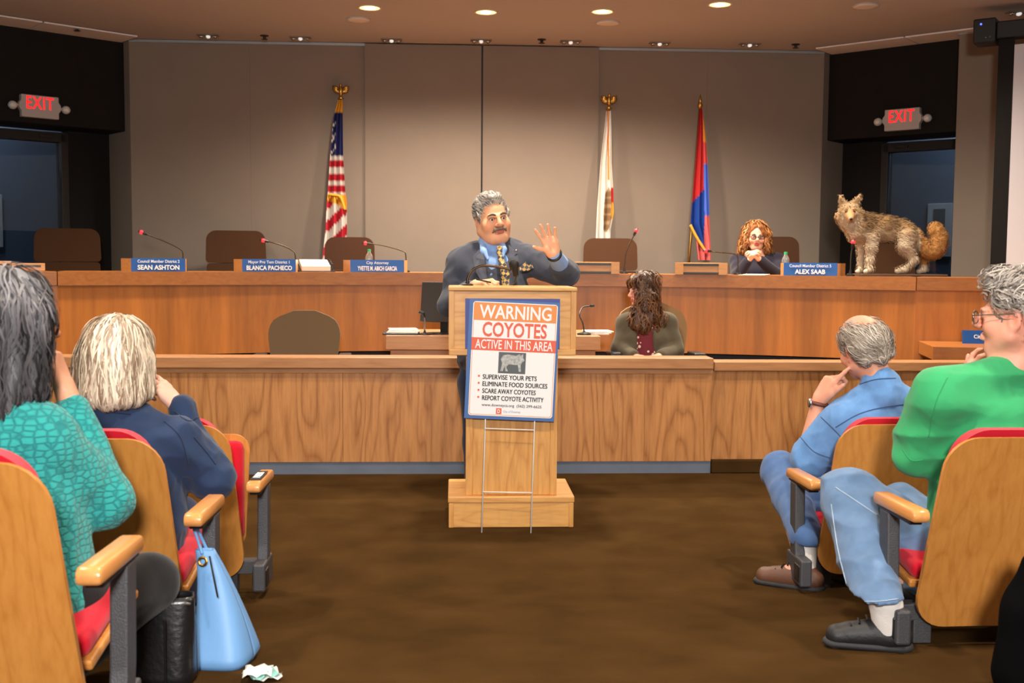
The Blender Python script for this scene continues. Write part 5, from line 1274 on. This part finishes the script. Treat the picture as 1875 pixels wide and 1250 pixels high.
# --- man in green shirt
def green():
    D = 3.56; p = lambda x, y, dd=0: P(x, y, D+dd)
    hd = Hd(p(1864, 580, .02), fwd(-48, -2), (0, 0, 1), 1.12)
    J = dict(neck=p(1872, 668, .03), chest=p(1812, 815, .08), pel=p(1800, 1010, .17), shL=p(1722, 726, .0), shR=p(1960, 745, .1), elL=p(1674, 832, .14), wrL=p(1776, 712, .34), elR=p(1990, 880, .2), wrR=p(1900, 900, .4))
    J['hipL'] = p(1742, 1035, .16); J['hipR'] = p(1850, 1040, .26); J['knL'] = p(1552, 902, .26); J['knR'] = p(1650, 930, .62)
    fzl = floor_z(3.55)
    aL = PZ(1628, 1168, fzl+.06); J['anL'] = Vector((aL.x, aL.y, fzl+.1)); J['toeL'] = J['anL']+Vector((-.16, .04, -.06))
    k = J['knR']; J['anR'] = Vector((k.x+.08, k.y-.05, floor_z(k.y)+.1)); J['toeR'] = J['anR']+Vector((-.13, .08, -.05))
    e = fullbody(hd, J, 'man in bright green T-shirt and jeans with glasses, hand at chin', (224, 158, 134), jaw=1.15, rp=.14, hands=[((J['wrL'], p(1792, 640, .26)-J['wrL'], CR*.6+fw*.2, CU*.4+fw), dict(sc=1.0, curl=(30, 45, 60, 65), thumb=.4))])
    glasses(hd, e, (150, 140, 130), .024, .9)
    hb = Sdf(); q = hd.sc; A_ = hd.ax
    hb.ell(hd(0, -.024, .048), (.086*q, .104*q, .092*q), A_); hb.ell(hd(0, .05, .105), (.055*q, .045*q, .03*q), A_, .03)
    hb.cone(hd(0, -.085, .0), hd(0, -.082, -.055), .05*q, .035*q, .04)
    for x in (-1, 1): hb.cone(hd(x*.06, -.06, .0), hd(x*.055, -.065, -.05), .03*q, .02*q, .03); hb.ell(hd(x*.088, .0, -.02), (.04*q, .045*q, .05*q), A_, .01, True)
    hb.ell(hd(0, .105, -.02), (.12*q, .08*q, .085*q), A_, .012, True)
    vf = hb.mesh(.005, lambda v: .005*noise(v, 55)+.003*noise(v, 120))
    fl = lambda pp, nn: (-hd.f*.9+UP*(.5 if pp.z > hd(0, 0, .08).z else -.6))
    ex = strands(vf, fl, 1800, .06, .0026, (lin((96, 88, 82)), lin((206, 198, 190))), wave=.4, lift=.012, seed=8, jit=.5, mask=lambda c: np.min([np.linalg.norm(c-np.array(hd(x, .0, -.02)), axis=1) for x in (-.085, .085)], 0) > .062)
    mk('hair', vf, M_hair, e, lambda v: np.array(lin((140, 132, 126)))*(1+.25*noise(v, 80)[:, None]), ex)
    M_g = fabric('bright_green_cotton', (58, 162, 104), .9, .2, 350, .05, 14)
    j = Sdf(); torso(j, J['pel'], J['chest'], J['shL'], J['shR'], J['neck'], inf=.012, rp=.14, rc=.13, rs=.072, wr=1.3)
    j.limb([J['shL'], J['elL'].lerp(J['shL'], .08)], [.092, .088], .03); j.limb([J['shR'], J['elR']], [.09, .08], .03)
    j.ell(J['neck']+Vector((-.02, .02, .05)), (.075, .075, .055), None, .01, True)
    ts = mk('t_shirt', j.mesh(.006, lambda v: .003*noise(v, 16)+.012*(np.abs(noise(v*np.array([.5, .5, 2.0]), 15))-.45)+.004*(np.abs(noise(v, 38))-.45)), M_g, e)
    seam(ts, [(1652, 822), (1668, 842), (1690, 842)], e, fabric('green_stitching', (44, 156, 96)), .0016); seam(ts, [(1735, 690), (1712, 740), (1700, 800)], e, MATS['green_stitching'], .0014)
    M_j = denim('faded_denim', (100, 128, 164))
    tr = Sdf(); tr.limb([J['hipL'], J['knL']], [.115, .088], .03); hem = J['anL']+UP*.06-CR*.035; tr.cone(J['knL'], hem, .09, .086, .03); tr.cut(J['anL']+UP*.1, -UP+Vector((.05, 0, 0)), lo=J['anL']-Vector((.16, .16, .2)), hi=J['anL']+Vector((.16, .16, .2)))
    tr.limb([J['hipR'], J['knR'], J['anR']], [.11, .085, .075], .03); tr.cone(J['hipL'], J['hipR'], .12, None, .05)
    jn = mk('jeans', tr.mesh(.006, lambda v: .002*noise(v, 22)+.016*(np.abs(noise(v*np.array([.6, .6, 2.0]), 15))-.45)+.005*(np.abs(noise(v, 38))-.45)), M_j, e)
    M_st = denim('denim_stitching', (164, 182, 200)); M_dk = denim('denim_seam', (66, 92, 134))
    for pa in ([(1530, 892), (1580, 925), (1640, 965)], [(1522, 923), (1536, 1013), (1562, 1112)]): seam(jn, pa, e, M_st)
    seam(jn, [(1548, 1098), (1600, 1101), (1645, 1096)], e, M_st, .0015)
    for pa in ([(1700, 985), (1722, 1010), (1730, 1040)],): seam(jn, pa, e, M_st)
    sd = (J['knL']-J['hipL']).cross(UP).normalized()
    M_sock = fabric('white_sock', (228, 222, 216), .95, .4, 300, .04)
    for q_ in 'LR':
        so = Sdf(); so.cone(J['an'+q_]+UP*-.04, J['an'+q_]+UP*.07-CR*.014, .044, .053, .01); mk('sock', so.mesh(.006, folds(.002, 60)), M_sock, e)
    shoe('shoe', J['anL'], J['toeL'], e, M_shoe, floor_z(J['anL'].y), 1.0); shoe('shoe', J['anR'], J['toeR'], e, M_shoe, floor_z(J['anR'].y), 1.1)
green()

# --- man in denim shirt
def blue():
    D = 4.5; p = lambda x, y, dd=0: P(x, y, D+dd)
    hd = Hd(p(1580, 634, .03), fwd(-14, -12), (-.32, .1, 1), 1.08)
    J = dict(neck=p(1612, 712, .0), chest=p(1618, 830, .05), pel=p(1630, 975, .05), shL=p(1543, 776, .03), shR=p(1698, 758, .05), elL=p(1473, 846, .14), wrL=p(1500, 730, .1), elR=p(1740, 860, .2), wrR=p(1690, 880, .42))
    J['hipL'] = p(1585, 968, .06); J['hipR'] = p(1672, 972, .1); J['knL'] = p(1428, 862, .46); J['knR'] = p(1545, 900, .5)
    a = PZ(1482, 1086, 0); J['anL'] = Vector((a.x, a.y+.05, .1)); J['toeL'] = J['anL']+Vector((-.1, .06, -.06)); J['anR'] = J['anL']+Vector((.2, .12, 0)); J['toeR'] = J['anR']+Vector((-.08, .1, -.06))
    e = fullbody(hd, J, 'balding man in denim shirt resting head on his watch hand', (226, 160, 132), jaw=1.08, hands=[((J['wrL'], p(1541, 664, .05)-J['wrL'], CR*.8-CU*.2+fw*.2, fw*-.9+CU*.3), dict(sc=1.1, curl=(4, 62, 70, 75), thumb=.3))])
    hb = Sdf(); q = hd.sc; A_ = hd.ax
    hb.ell(hd(0, -.018, .03), (.084*q, .108*q, .082*q), A_); hb.cone(hd(0, -.085, .0), hd(0, -.082, -.05), .045*q, .03*q, .04)
    for x in (-1, 1): hb.cone(hd(x*.062, -.05, .0), hd(x*.055, -.06, -.05), .034*q, .02*q, .03); hb.ell(hd(x*.085, -.006, -.012), (.028*q, .032*q, .042*q), A_, .01, True)
    hb.ell(hd(.01, -.07, .112), (.045*q, .075*q, .046*q), A_, .014, True); hb.ell(hd(0, .03, .12), (.03*q, .06*q, .03*q), A_, .014, True); hb.ell(hd(0, .12, -.01), (.12*q, .09*q, .12*q), A_, .012, True)
    vf = hb.mesh(.005, lambda v: .0025*noise(v, 70))
    fl = lambda pp, nn: (-hd.f*.9-hd.u*.7)
    ex = strands(vf, fl, 1500, .06, .002, (lin((120, 104, 90)), lin((220, 210, 198))), wave=.1, lift=.006, seed=9)
    mk('hair', vf, M_hair, e, lambda v: np.array(lin((168, 156, 142)))*(1+.2*noise(v, 90)[:, None]), ex)
    M_d = denim('light_denim_shirt', (104, 150, 206))
    j = Sdf(); torso(j, J['pel'], J['chest'], J['shL'], J['shR'], J['neck'], inf=.014, rp=.135, rc=.13, rs=.07)
    j.limb([J['shL'], J['elL'].lerp(J['shL'], .16)], [.088, .086], .03); j.limb([J['shR'], J['elR']], [.085, .08], .03)
    j.cone(J['neck']+Vector((0, 0, -.02)), J['neck']+Vector((0, .0, .03)), .08, .072, .012); j.ell(J['neck']+Vector((-.01, .035, .06)), (.062, .075, .06), None, .008, True)
    st = mk('shirt', j.mesh(.006, lambda v: .002*noise(v, 22)+.015*(np.abs(noise(v*np.array([1, 1, 1.3]), 15))-.45)+.006*(np.abs(noise(v, 38))-.45)), M_d, e)
    for pa in ([(1530, 782), (1572, 758), (1620, 745), (1685, 737)], [(1503, 763), (1539, 799), (1557, 830)], [(1562, 708), (1600, 695), (1640, 692)], [(1466, 800), (1490, 826), (1520, 838)]): seam(st, pa, e, MATS['denim_seam'], .0022)
    M_j2 = denim('blue_denim', (78, 108, 156)); tr = Sdf()
    tr.limb([J['hipL'], J['knL'], J['anL']+UP*.12], [.1, .085, .07], .03); tr.cut(J['anL']+UP*.09, -UP, lo=J['anL']-Vector((.14, .14, .2)), hi=J['anL']+Vector((.14, .14, .2))); tr.limb([J['hipR'], J['knR'], J['anR']+UP*.1], [.1, .085, .075], .03); tr.cone(J['hipL'], J['hipR'], .11, None, .05)
    mk('jeans', tr.mesh(.007, lambda v: .004*noise(v, 24)+.003*noise(v, 45)), M_j2, e)
    for q_ in 'LR':
        so = Sdf(); so.cone(J['an'+q_]+UP*-.03, J['an'+q_]+UP*.14, .04, .043, .01); mk('sock', so.mesh(.007), MATS['white_sock'], e)
    M_br = mat('brown_leather', (96, 62, 46), .5, bump=.2)
    for q_ in 'LR': shoe('shoe', J['an'+q_], J['toe'+q_], e, M_br, 0, 1.05)
    ax_ = (J['wrL']-J['elL']).normalized(); c_ = J['wrL']-ax_*.018; o1 = ax_.cross(fw).normalized(); o2 = ax_.cross(o1)
    w = MB().tube([c_+(o1*math.cos(t)*.037+o2*math.sin(t)*.034) for t in np.linspace(0, 6.2832, 25)], .009, 8).build('watch_strap', mat('brown_watch_strap', (104, 54, 40), .5), e, True, smooth=True)
    MB().ball(c_-CR*.038-fw*.01, (.01, .02, .02), 8).build('watch_case', M_chrome, e, True, smooth=True)
blue()

# --- clerk with long curly hair
def clerk():
    D = 8.02; p = lambda x, y, dd=0: P(x, y, D+dd)
    hd = Hd(p(1177, 533, .0), fwd(-112, -6), (0, 0, 1), .98)
    J = dict(neck=p(1183, 580), chest=p(1184, 622, .0), pel=p(1185, 690, .02), shL=p(1222, 592, .02), shR=p(1146, 592, .02), elL=p(1238, 640, -.02), wrL=p(1207, 652, -.2), elR=p(1134, 640, -.02), wrR=p(1163, 652, -.2))
    for q, x in (('L', .1), ('R', -.1)):
        J['hip'+q] = J['pel']+Vector((x, -.02, 0)); J['kn'+q] = J['pel']+Vector((x, -.4, .02)); J['an'+q] = Vector((J['kn'+q].x, J['kn'+q].y, .08)); J['toe'+q] = J['an'+q]+Vector((0, -.14, -.05))
    e = fullbody(hd, J, 'woman with long dark curly hair in olive cardigan behind the partition', (222, 164, 140), (176, 84, 80), hands=[((J[w_], (CR*s_-fw*.4-CU*.1), -CU, -fw), dict(sc=.9)) for w_, s_ in (('wrL', -.8), ('wrR', .8))])
    hd.eyes(e); hd.brows(e, (60, 44, 36), .7)
    hb = Sdf(); q = hd.sc; A_ = hd.ax
    hb.ell(hd(0, -.02, .045), (.094*q, .112*q, .098*q), A_)
    for (x, y, d_) in ((1178, 600, -.08), (1195, 605, -.06), (1208, 590, -.02), (1165, 590, -.06), (1200, 600, .05)): hb.cone(p(1185, 545, d_*.6), p(x, y, d_), .06, .045, .03)
    hb.ell(hd(0, .13, -.03), (.05*q, .09*q, .11*q), A_, .012, True)
    vf = hb.mesh(.008, lambda v: .011*noise(v, 40)+.006*noise(v, 80))
    ex = strands(vf, lambda pp, nn: -UP, 1600, .16, .005, (lin((28, 18, 14)), lin((128, 84, 50))), wave=.7, lift=.014, seed=10)
    mk('hair', vf, M_hair, e, lambda v: np.array(lin((62, 42, 32)))*(1+.4*noise(v, 60)[:, None]), ex)
    j = Sdf(); torso(j, J['pel'], J['chest'], J['shL'], J['shR'], J['neck'], inf=.014, rp=.12, rc=.11, rs=.06)
    for q_ in 'LR': j.limb([J['sh'+q_], J['el'+q_], J['wr'+q_].lerp(J['el'+q_], .1)], [.07, .055, .045], .03)
    j.cone(p(1181, 592, -.13), p(1180, 690, -.15), .06, .075, .01, True)
    mk('cardigan', j.mesh(.008, folds(.005, 25)), fabric('olive_cardigan', (86, 78, 62)), e)
    t = Sdf(); t.cone(p(1183, 690, -.01), p(1183, 606, -.01), .125, .11, .03, flat=(CR, 1.1))
    m, nt, bs = nodes('maroon_floral'); tc = nt.nodes.new('ShaderNodeTexCoord'); v = nt.nodes.new('ShaderNodeTexVoronoi'); v.inputs['Scale'].default_value = 28; nt.links.new(tc.outputs['Object'], v.inputs['Vector'])
    cr = nt.nodes.new('ShaderNodeValToRGB'); cr.color_ramp.interpolation = 'CONSTANT'; cr.color_ramp.elements[0].color = (*lin((214, 196, 176)), 1); cr.color_ramp.elements[1].position = .3; cr.color_ramp.elements[1].color = (*lin((104, 22, 36)), 1)
    nt.links.new(v.outputs['Distance'], cr.inputs[0]); nt.links.new(cr.outputs[0], bs.inputs['Base Color']); bs.inputs['Roughness'].default_value = .8
    mk('blouse', t.mesh(.008, folds(.003, 30)), m, e)
    tr = Sdf(); legs(tr, J); mk('trousers', tr.mesh(.012), fabric('dark_trousers', (40, 38, 40)), e)
clerk()
# --- person seated on the dais
def council():
    D = 9.85; p = lambda x, y, dd=0: P(x, y, D+dd)
    hd = Hd(p(1384, 434, -.03), fwd(188, -4), (.03, 0, 1), 1.0)
    J = dict(neck=p(1387, 468), chest=p(1388, 500, .0), pel=p(1390, 556, .05), shL=p(1424, 479, .02), shR=p(1351, 479, .02), elL=p(1428, 507, -.2), wrL=p(1390, 474, -.27), elR=p(1350, 507, -.2), wrR=p(1370, 476, -.27))
    for q, x in (('L', .1), ('R', -.1)):
        J['hip'+q] = J['pel']+Vector((x, -.02, 0)); J['kn'+q] = J['pel']+Vector((x, -.38, .0)); J['an'+q] = Vector((J['kn'+q].x, J['kn'+q].y, PF+.08)); J['toe'+q] = J['an'+q]+Vector((0, -.12, -.05))
    e = fullbody(hd, J, 'woman in dark blazer with wavy auburn hair seated on the dais, hands clasped', (230, 172, 142), (186, 84, 84),
                 hands=[((J['wrL'], p(1374, 460, -.3)-J['wrL'], -CR, CU), dict(sc=.95, curl=(45, 45, 45, 45), thumb=.3)), ((J['wrR'], p(1383, 460, -.3)-J['wrR'], CR, CU), dict(sc=.95, curl=(45, 45, 45, 45), thumb=.3))])
    hd.eyes(e); hd.brows(e, (110, 74, 50), .7); glasses(hd, e, (44, 36, 36), .022, 0, .0025)
    hb = Sdf(); q = hd.sc; A_ = hd.ax
    hb.ell(hd(0, -.02, .045), (.095*q, .112*q, .098*q), A_)
    for x in (-1, 1):
        for y, zb, rr, xo in ((.03, -.12, .032, .1), (-.02, -.16, .045, .11), (-.06, -.17, .045, .09)): hb.cone(hd(x*.075, y, .03), hd(x*xo, y, zb), rr*q, rr*.85*q, .03)
    hb.ell(hd(.005, .115, -.02), (.07*q, .1*q, .11*q), A_, .012, True); hb.ell(hd(0, .1, -.1), (.062*q, .09*q, .08*q), A_, .012, True)
    vf = hb.mesh(.008, lambda v: .01*noise(v, 40)+.005*noise(v, 80))
    ex = strands(vf, lambda pp, nn: -UP+Vector((pp.x-hd.c.x, 0, 0))*4, 1300, .1, .005, (lin((84, 46, 22)), lin((206, 142, 84))), wave=.6, lift=.012, seed=12, mask=lambda c: ((c-np.array(hd.c))@np.array(list(hd.f)) < .03) | (np.abs((c-np.array(hd.c))@np.array(list(hd.r))) > .075))
    mk('hair', vf, M_hair, e, lambda v: np.array(lin((140, 86, 48)))*(1+.35*noise(v, 60)[:, None]), ex)
    j = Sdf(); torso(j, J['pel'], J['chest'], J['shL'], J['shR'], J['neck'], inf=.012, rp=.12, rc=.11, rs=.06)
    for q_ in 'LR': j.limb([J['sh'+q_], J['el'+q_], J['wr'+q_].lerp(J['el'+q_], .12)], [.07, .058, .045], .03)
    j.cone(p(1386, 470, -.2), p(1384, 510, -.22), .05, .05, .01, True); j.ell(J['neck']+Vector((0, -.06, .03)), (.06, .09, .06), None, .01, True)
    mk('blazer', j.mesh(.008, folds(.004, 25)), fabric('dark_blazer', (36, 34, 46)), e)
    t = Sdf(); t.cone(p(1388, 545, .0), p(1388, 486, -.0), .115, .1, .03, flat=(CR, 1.2)); mk('blouse', t.mesh(.008), fabric('black_blouse', (22, 22, 26)), e)
    tr = Sdf(); legs(tr, J); mk('trousers', tr.mesh(.012), MATS['dark_trousers'], e)
council()
# --- black garment at the edge of the next row
gx = P(1872, 1150, 3.0); fz = floor_z(gx.y)
e = empty('black_garment', (gx.x, gx.y, fz), label='black cloth garment hanging beside the green shirted person seat', cat='clothing')
g = Sdf(); g.cone(P(1905, 1040, 3.0), P(1892, 1120, 3.0), .05, .075, .04); g.cone(P(1892, 1120, 3.0), Vector((gx.x+.03, gx.y, fz+.06)), .075, .1, .04); g.cut((0, 0, fz+.001), -UP)
mk('cloth_body', g.mesh(.008, lambda v: .006*noise(v*np.array([1, 1, .3]), 40)), mat('black_cloth', (7, 7, 8), .95, spec=.05), e)

# ================================================================== mounted coyote
def coyote():
    D = 8.95; p = lambda x, y, dd=0: P(x, y+3, D+dd)
    b0 = p(1635, 497); DTz = DT
    e = empty('mounted_coyote', (b0.x, b0.y, DTz), label='taxidermy coyote standing on a flat board on the dais', cat='taxidermy')
    s = Sdf()
    s.cone(p(1587, 414), p(1622, 417), .096, .082, .05); s.cone(p(1622, 417), p(1657, 422), .082, .082, .05)
    s.cone(p(1592, 399), p(1650, 410), .045, .05, .04)
    s.cone(p(1578, 412, -.01), p(1560, 390, -.06), .085, .07, .05); s.cone(p(1566, 425, -.03), p(1576, 420), .065, .08, .05)
    # head turned to the room
    hd = Hd(p(1556, 384, -.1), fwd(196, -12), (-.04, 0, 1), 1)
    s.ell(hd(0, -.005, .0), (.07, .065, .06), hd.ax, .03); s.cone(hd(0, .05, -.015), hd(0, .135, -.04), .036, .019, .03); s.cone(hd(0, .045, -.04), hd(0, .12, -.056), .026, .014, .02)
    for x in (-1, 1):
        s.ell(hd(x*.062, -.02, -.045), (.042, .04, .05), hd.ax, .03); s.ell(hd(x*.035, .052, .012), (.018, .012, .012), hd.ax, .012, True)
        s.cone(hd(x*.045, -.02, .05), hd(x*.08, -.03, .128), .034, .008, .02, flat=(hd.f, .45)); s.cone(hd(x*.053, .0, .06), hd(x*.078, -.012, .112), .018, .004, .006, True)
    s.ell(hd(0, -.03, -.09), (.075, .06, .08), hd.ax, .04)
    # legs
    def leg(pts, rs): s.limb([p(*q) for q in pts], rs, .02)
    leg([(1595, 432, -.06), (1594, 452, -.07), (1593, 474, -.07), (1592, 490, -.07)], [.055, .038, .026, .022]); leg([(1592, 491, -.07), (1585, 494, -.1)], [.024, .02])
    leg([(1580, 432, .05), (1579, 452, .05), (1578, 474, .05), (1577, 490, .05)], [.055, .036, .025, .021]); leg([(1577, 491, .05), (1570, 494, .03)], [.024, .02])
    leg([(1660, 428, -.06), (1656, 448, -.07), (1673, 474, -.06), (1656, 490, -.06)], [.075, .055, .026, .021]); leg([(1656, 491, -.06), (1643, 494, -.07)], [.024, .02])
    leg([(1668, 428, .05), (1676, 448, .05), (1692, 468, .06), (1692, 490, .05)], [.07, .048, .026, .021]); leg([(1692, 491, .05), (1682, 494, .04)], [.024, .02])
    tail = spline([p(1676, 425), p(1688, 443), p(1698, 458), p(1710, 457), p(1718, 444), p(1718, 428), p(1710, 414)], 3)
    rs = np.interp(np.linspace(0, 1, len(tail)), [0, .3, .7, .95, 1], [.03, .048, .058, .048, .03]); s.limb(tail, list(rs), .02)
    s.cut((0, 0, DTz+.018), -UP)
    vf = s.mesh(.006, lambda v: .003*noise(v, 70))
    hc = np.array(hd.c); tl = np.array(p(1700, 440)); zt_ = p(1600, 395).z
    def colr(v):
        z = (v[:, 2]-DTz)/(zt_-DTz); n = noise(v, 45)*.12+noise(v, 110)*.1
        w = np.clip((z-.55)*3+n, 0, 1)[:, None]
        c = np.array(lin((196, 178, 152)))*(1-w)+np.array(lin((160, 124, 82)))*w
        dk = np.clip((z-.74)*3.5+noise(v*np.array([1, 1, .5]), 70)*.45, 0, .75)[:, None]; body = (v[:, 0] > p(1570, 400).x) & (v[:, 0] < p(1675, 400).x)
        c = np.where(body[:, None], c*(1-dk)+np.array(lin((70, 54, 40)))*dk, c)
        tm = (v[:, 0] > p(1682, 400).x) & (z > .2); c[tm] = np.array(lin((170, 122, 70)))*(1+.4*n[tm, None])
        l = (v-hc)@np.array([list(a) for a in hd.ax]).T; hm = np.linalg.norm(l, axis=1) < .17
        face = hm & (l[:, 2] > -.02); c[face] = np.array(lin((158, 130, 98)))*(1+.8*n[face, None])
        rw = np.clip(1.6-np.linalg.norm(l-np.array([0, 0, -.085]), axis=1)/.075+n, 0, 1)[:, None]*(l[:, 2:3] < -.01); c = c*(1-rw)+np.array(lin((208, 194, 170)))*rw
        muz = hm & (l[:, 1] > .06) & (np.abs(l[:, 0]) < .035); c[muz] = np.array(lin((160, 122, 86)))
        return np.clip(c, .01, 1)
    def fl(q, nn):
        if (q-hd.c).length < .12: return (q-hd.c-hd.f*.13)*4
        if q.x > p(1684, 400).x and q.z > DTz+.12: return UP*.4+Vector((.3, 0, 0))
        if q.z < DTz+.17: return -UP
        return Vector((1, 0, -.35))
    ex = strands(vf, fl, 9000, .04, .0022, (np.array((.7, .7, .7)), np.array((1.25, 1.25, 1.25))), steps=3, lift=.011, seed=20, jit=.35, mask=lambda c: (c[:, 2] > DTz+.06) & ~((np.linalg.norm(c-np.array(hd(0, .09, -.03)), axis=1) < .065)))
    ec = colr(ex[0])*ex[2]
    mk('fur_body', vf, M_hair if False else vcol('coyote_fur', .85, .15), e, colr, (ex[0], ex[1], ec))
    MB().ball(hd(0, .152, -.036), (.013, .011, .011), 8).build('nose', M_plastic, e, True, smooth=True)
    for x in (-1, 1):
        MB().ball(hd(x*.034, .052, .012), .0095, 8).build('eye', mat('amber_eye', (110, 74, 26), .1), e, True, smooth=True)
    MB().box((p(1562, 500).x, b0.y-.16, DTz), (p(1722, 500).x, b0.y+.16, DTz+.02), .004).build('board', mat('dark_mount_board', (84, 62, 44), .7, bump=.4, bscale=40), e, True)
coyote()
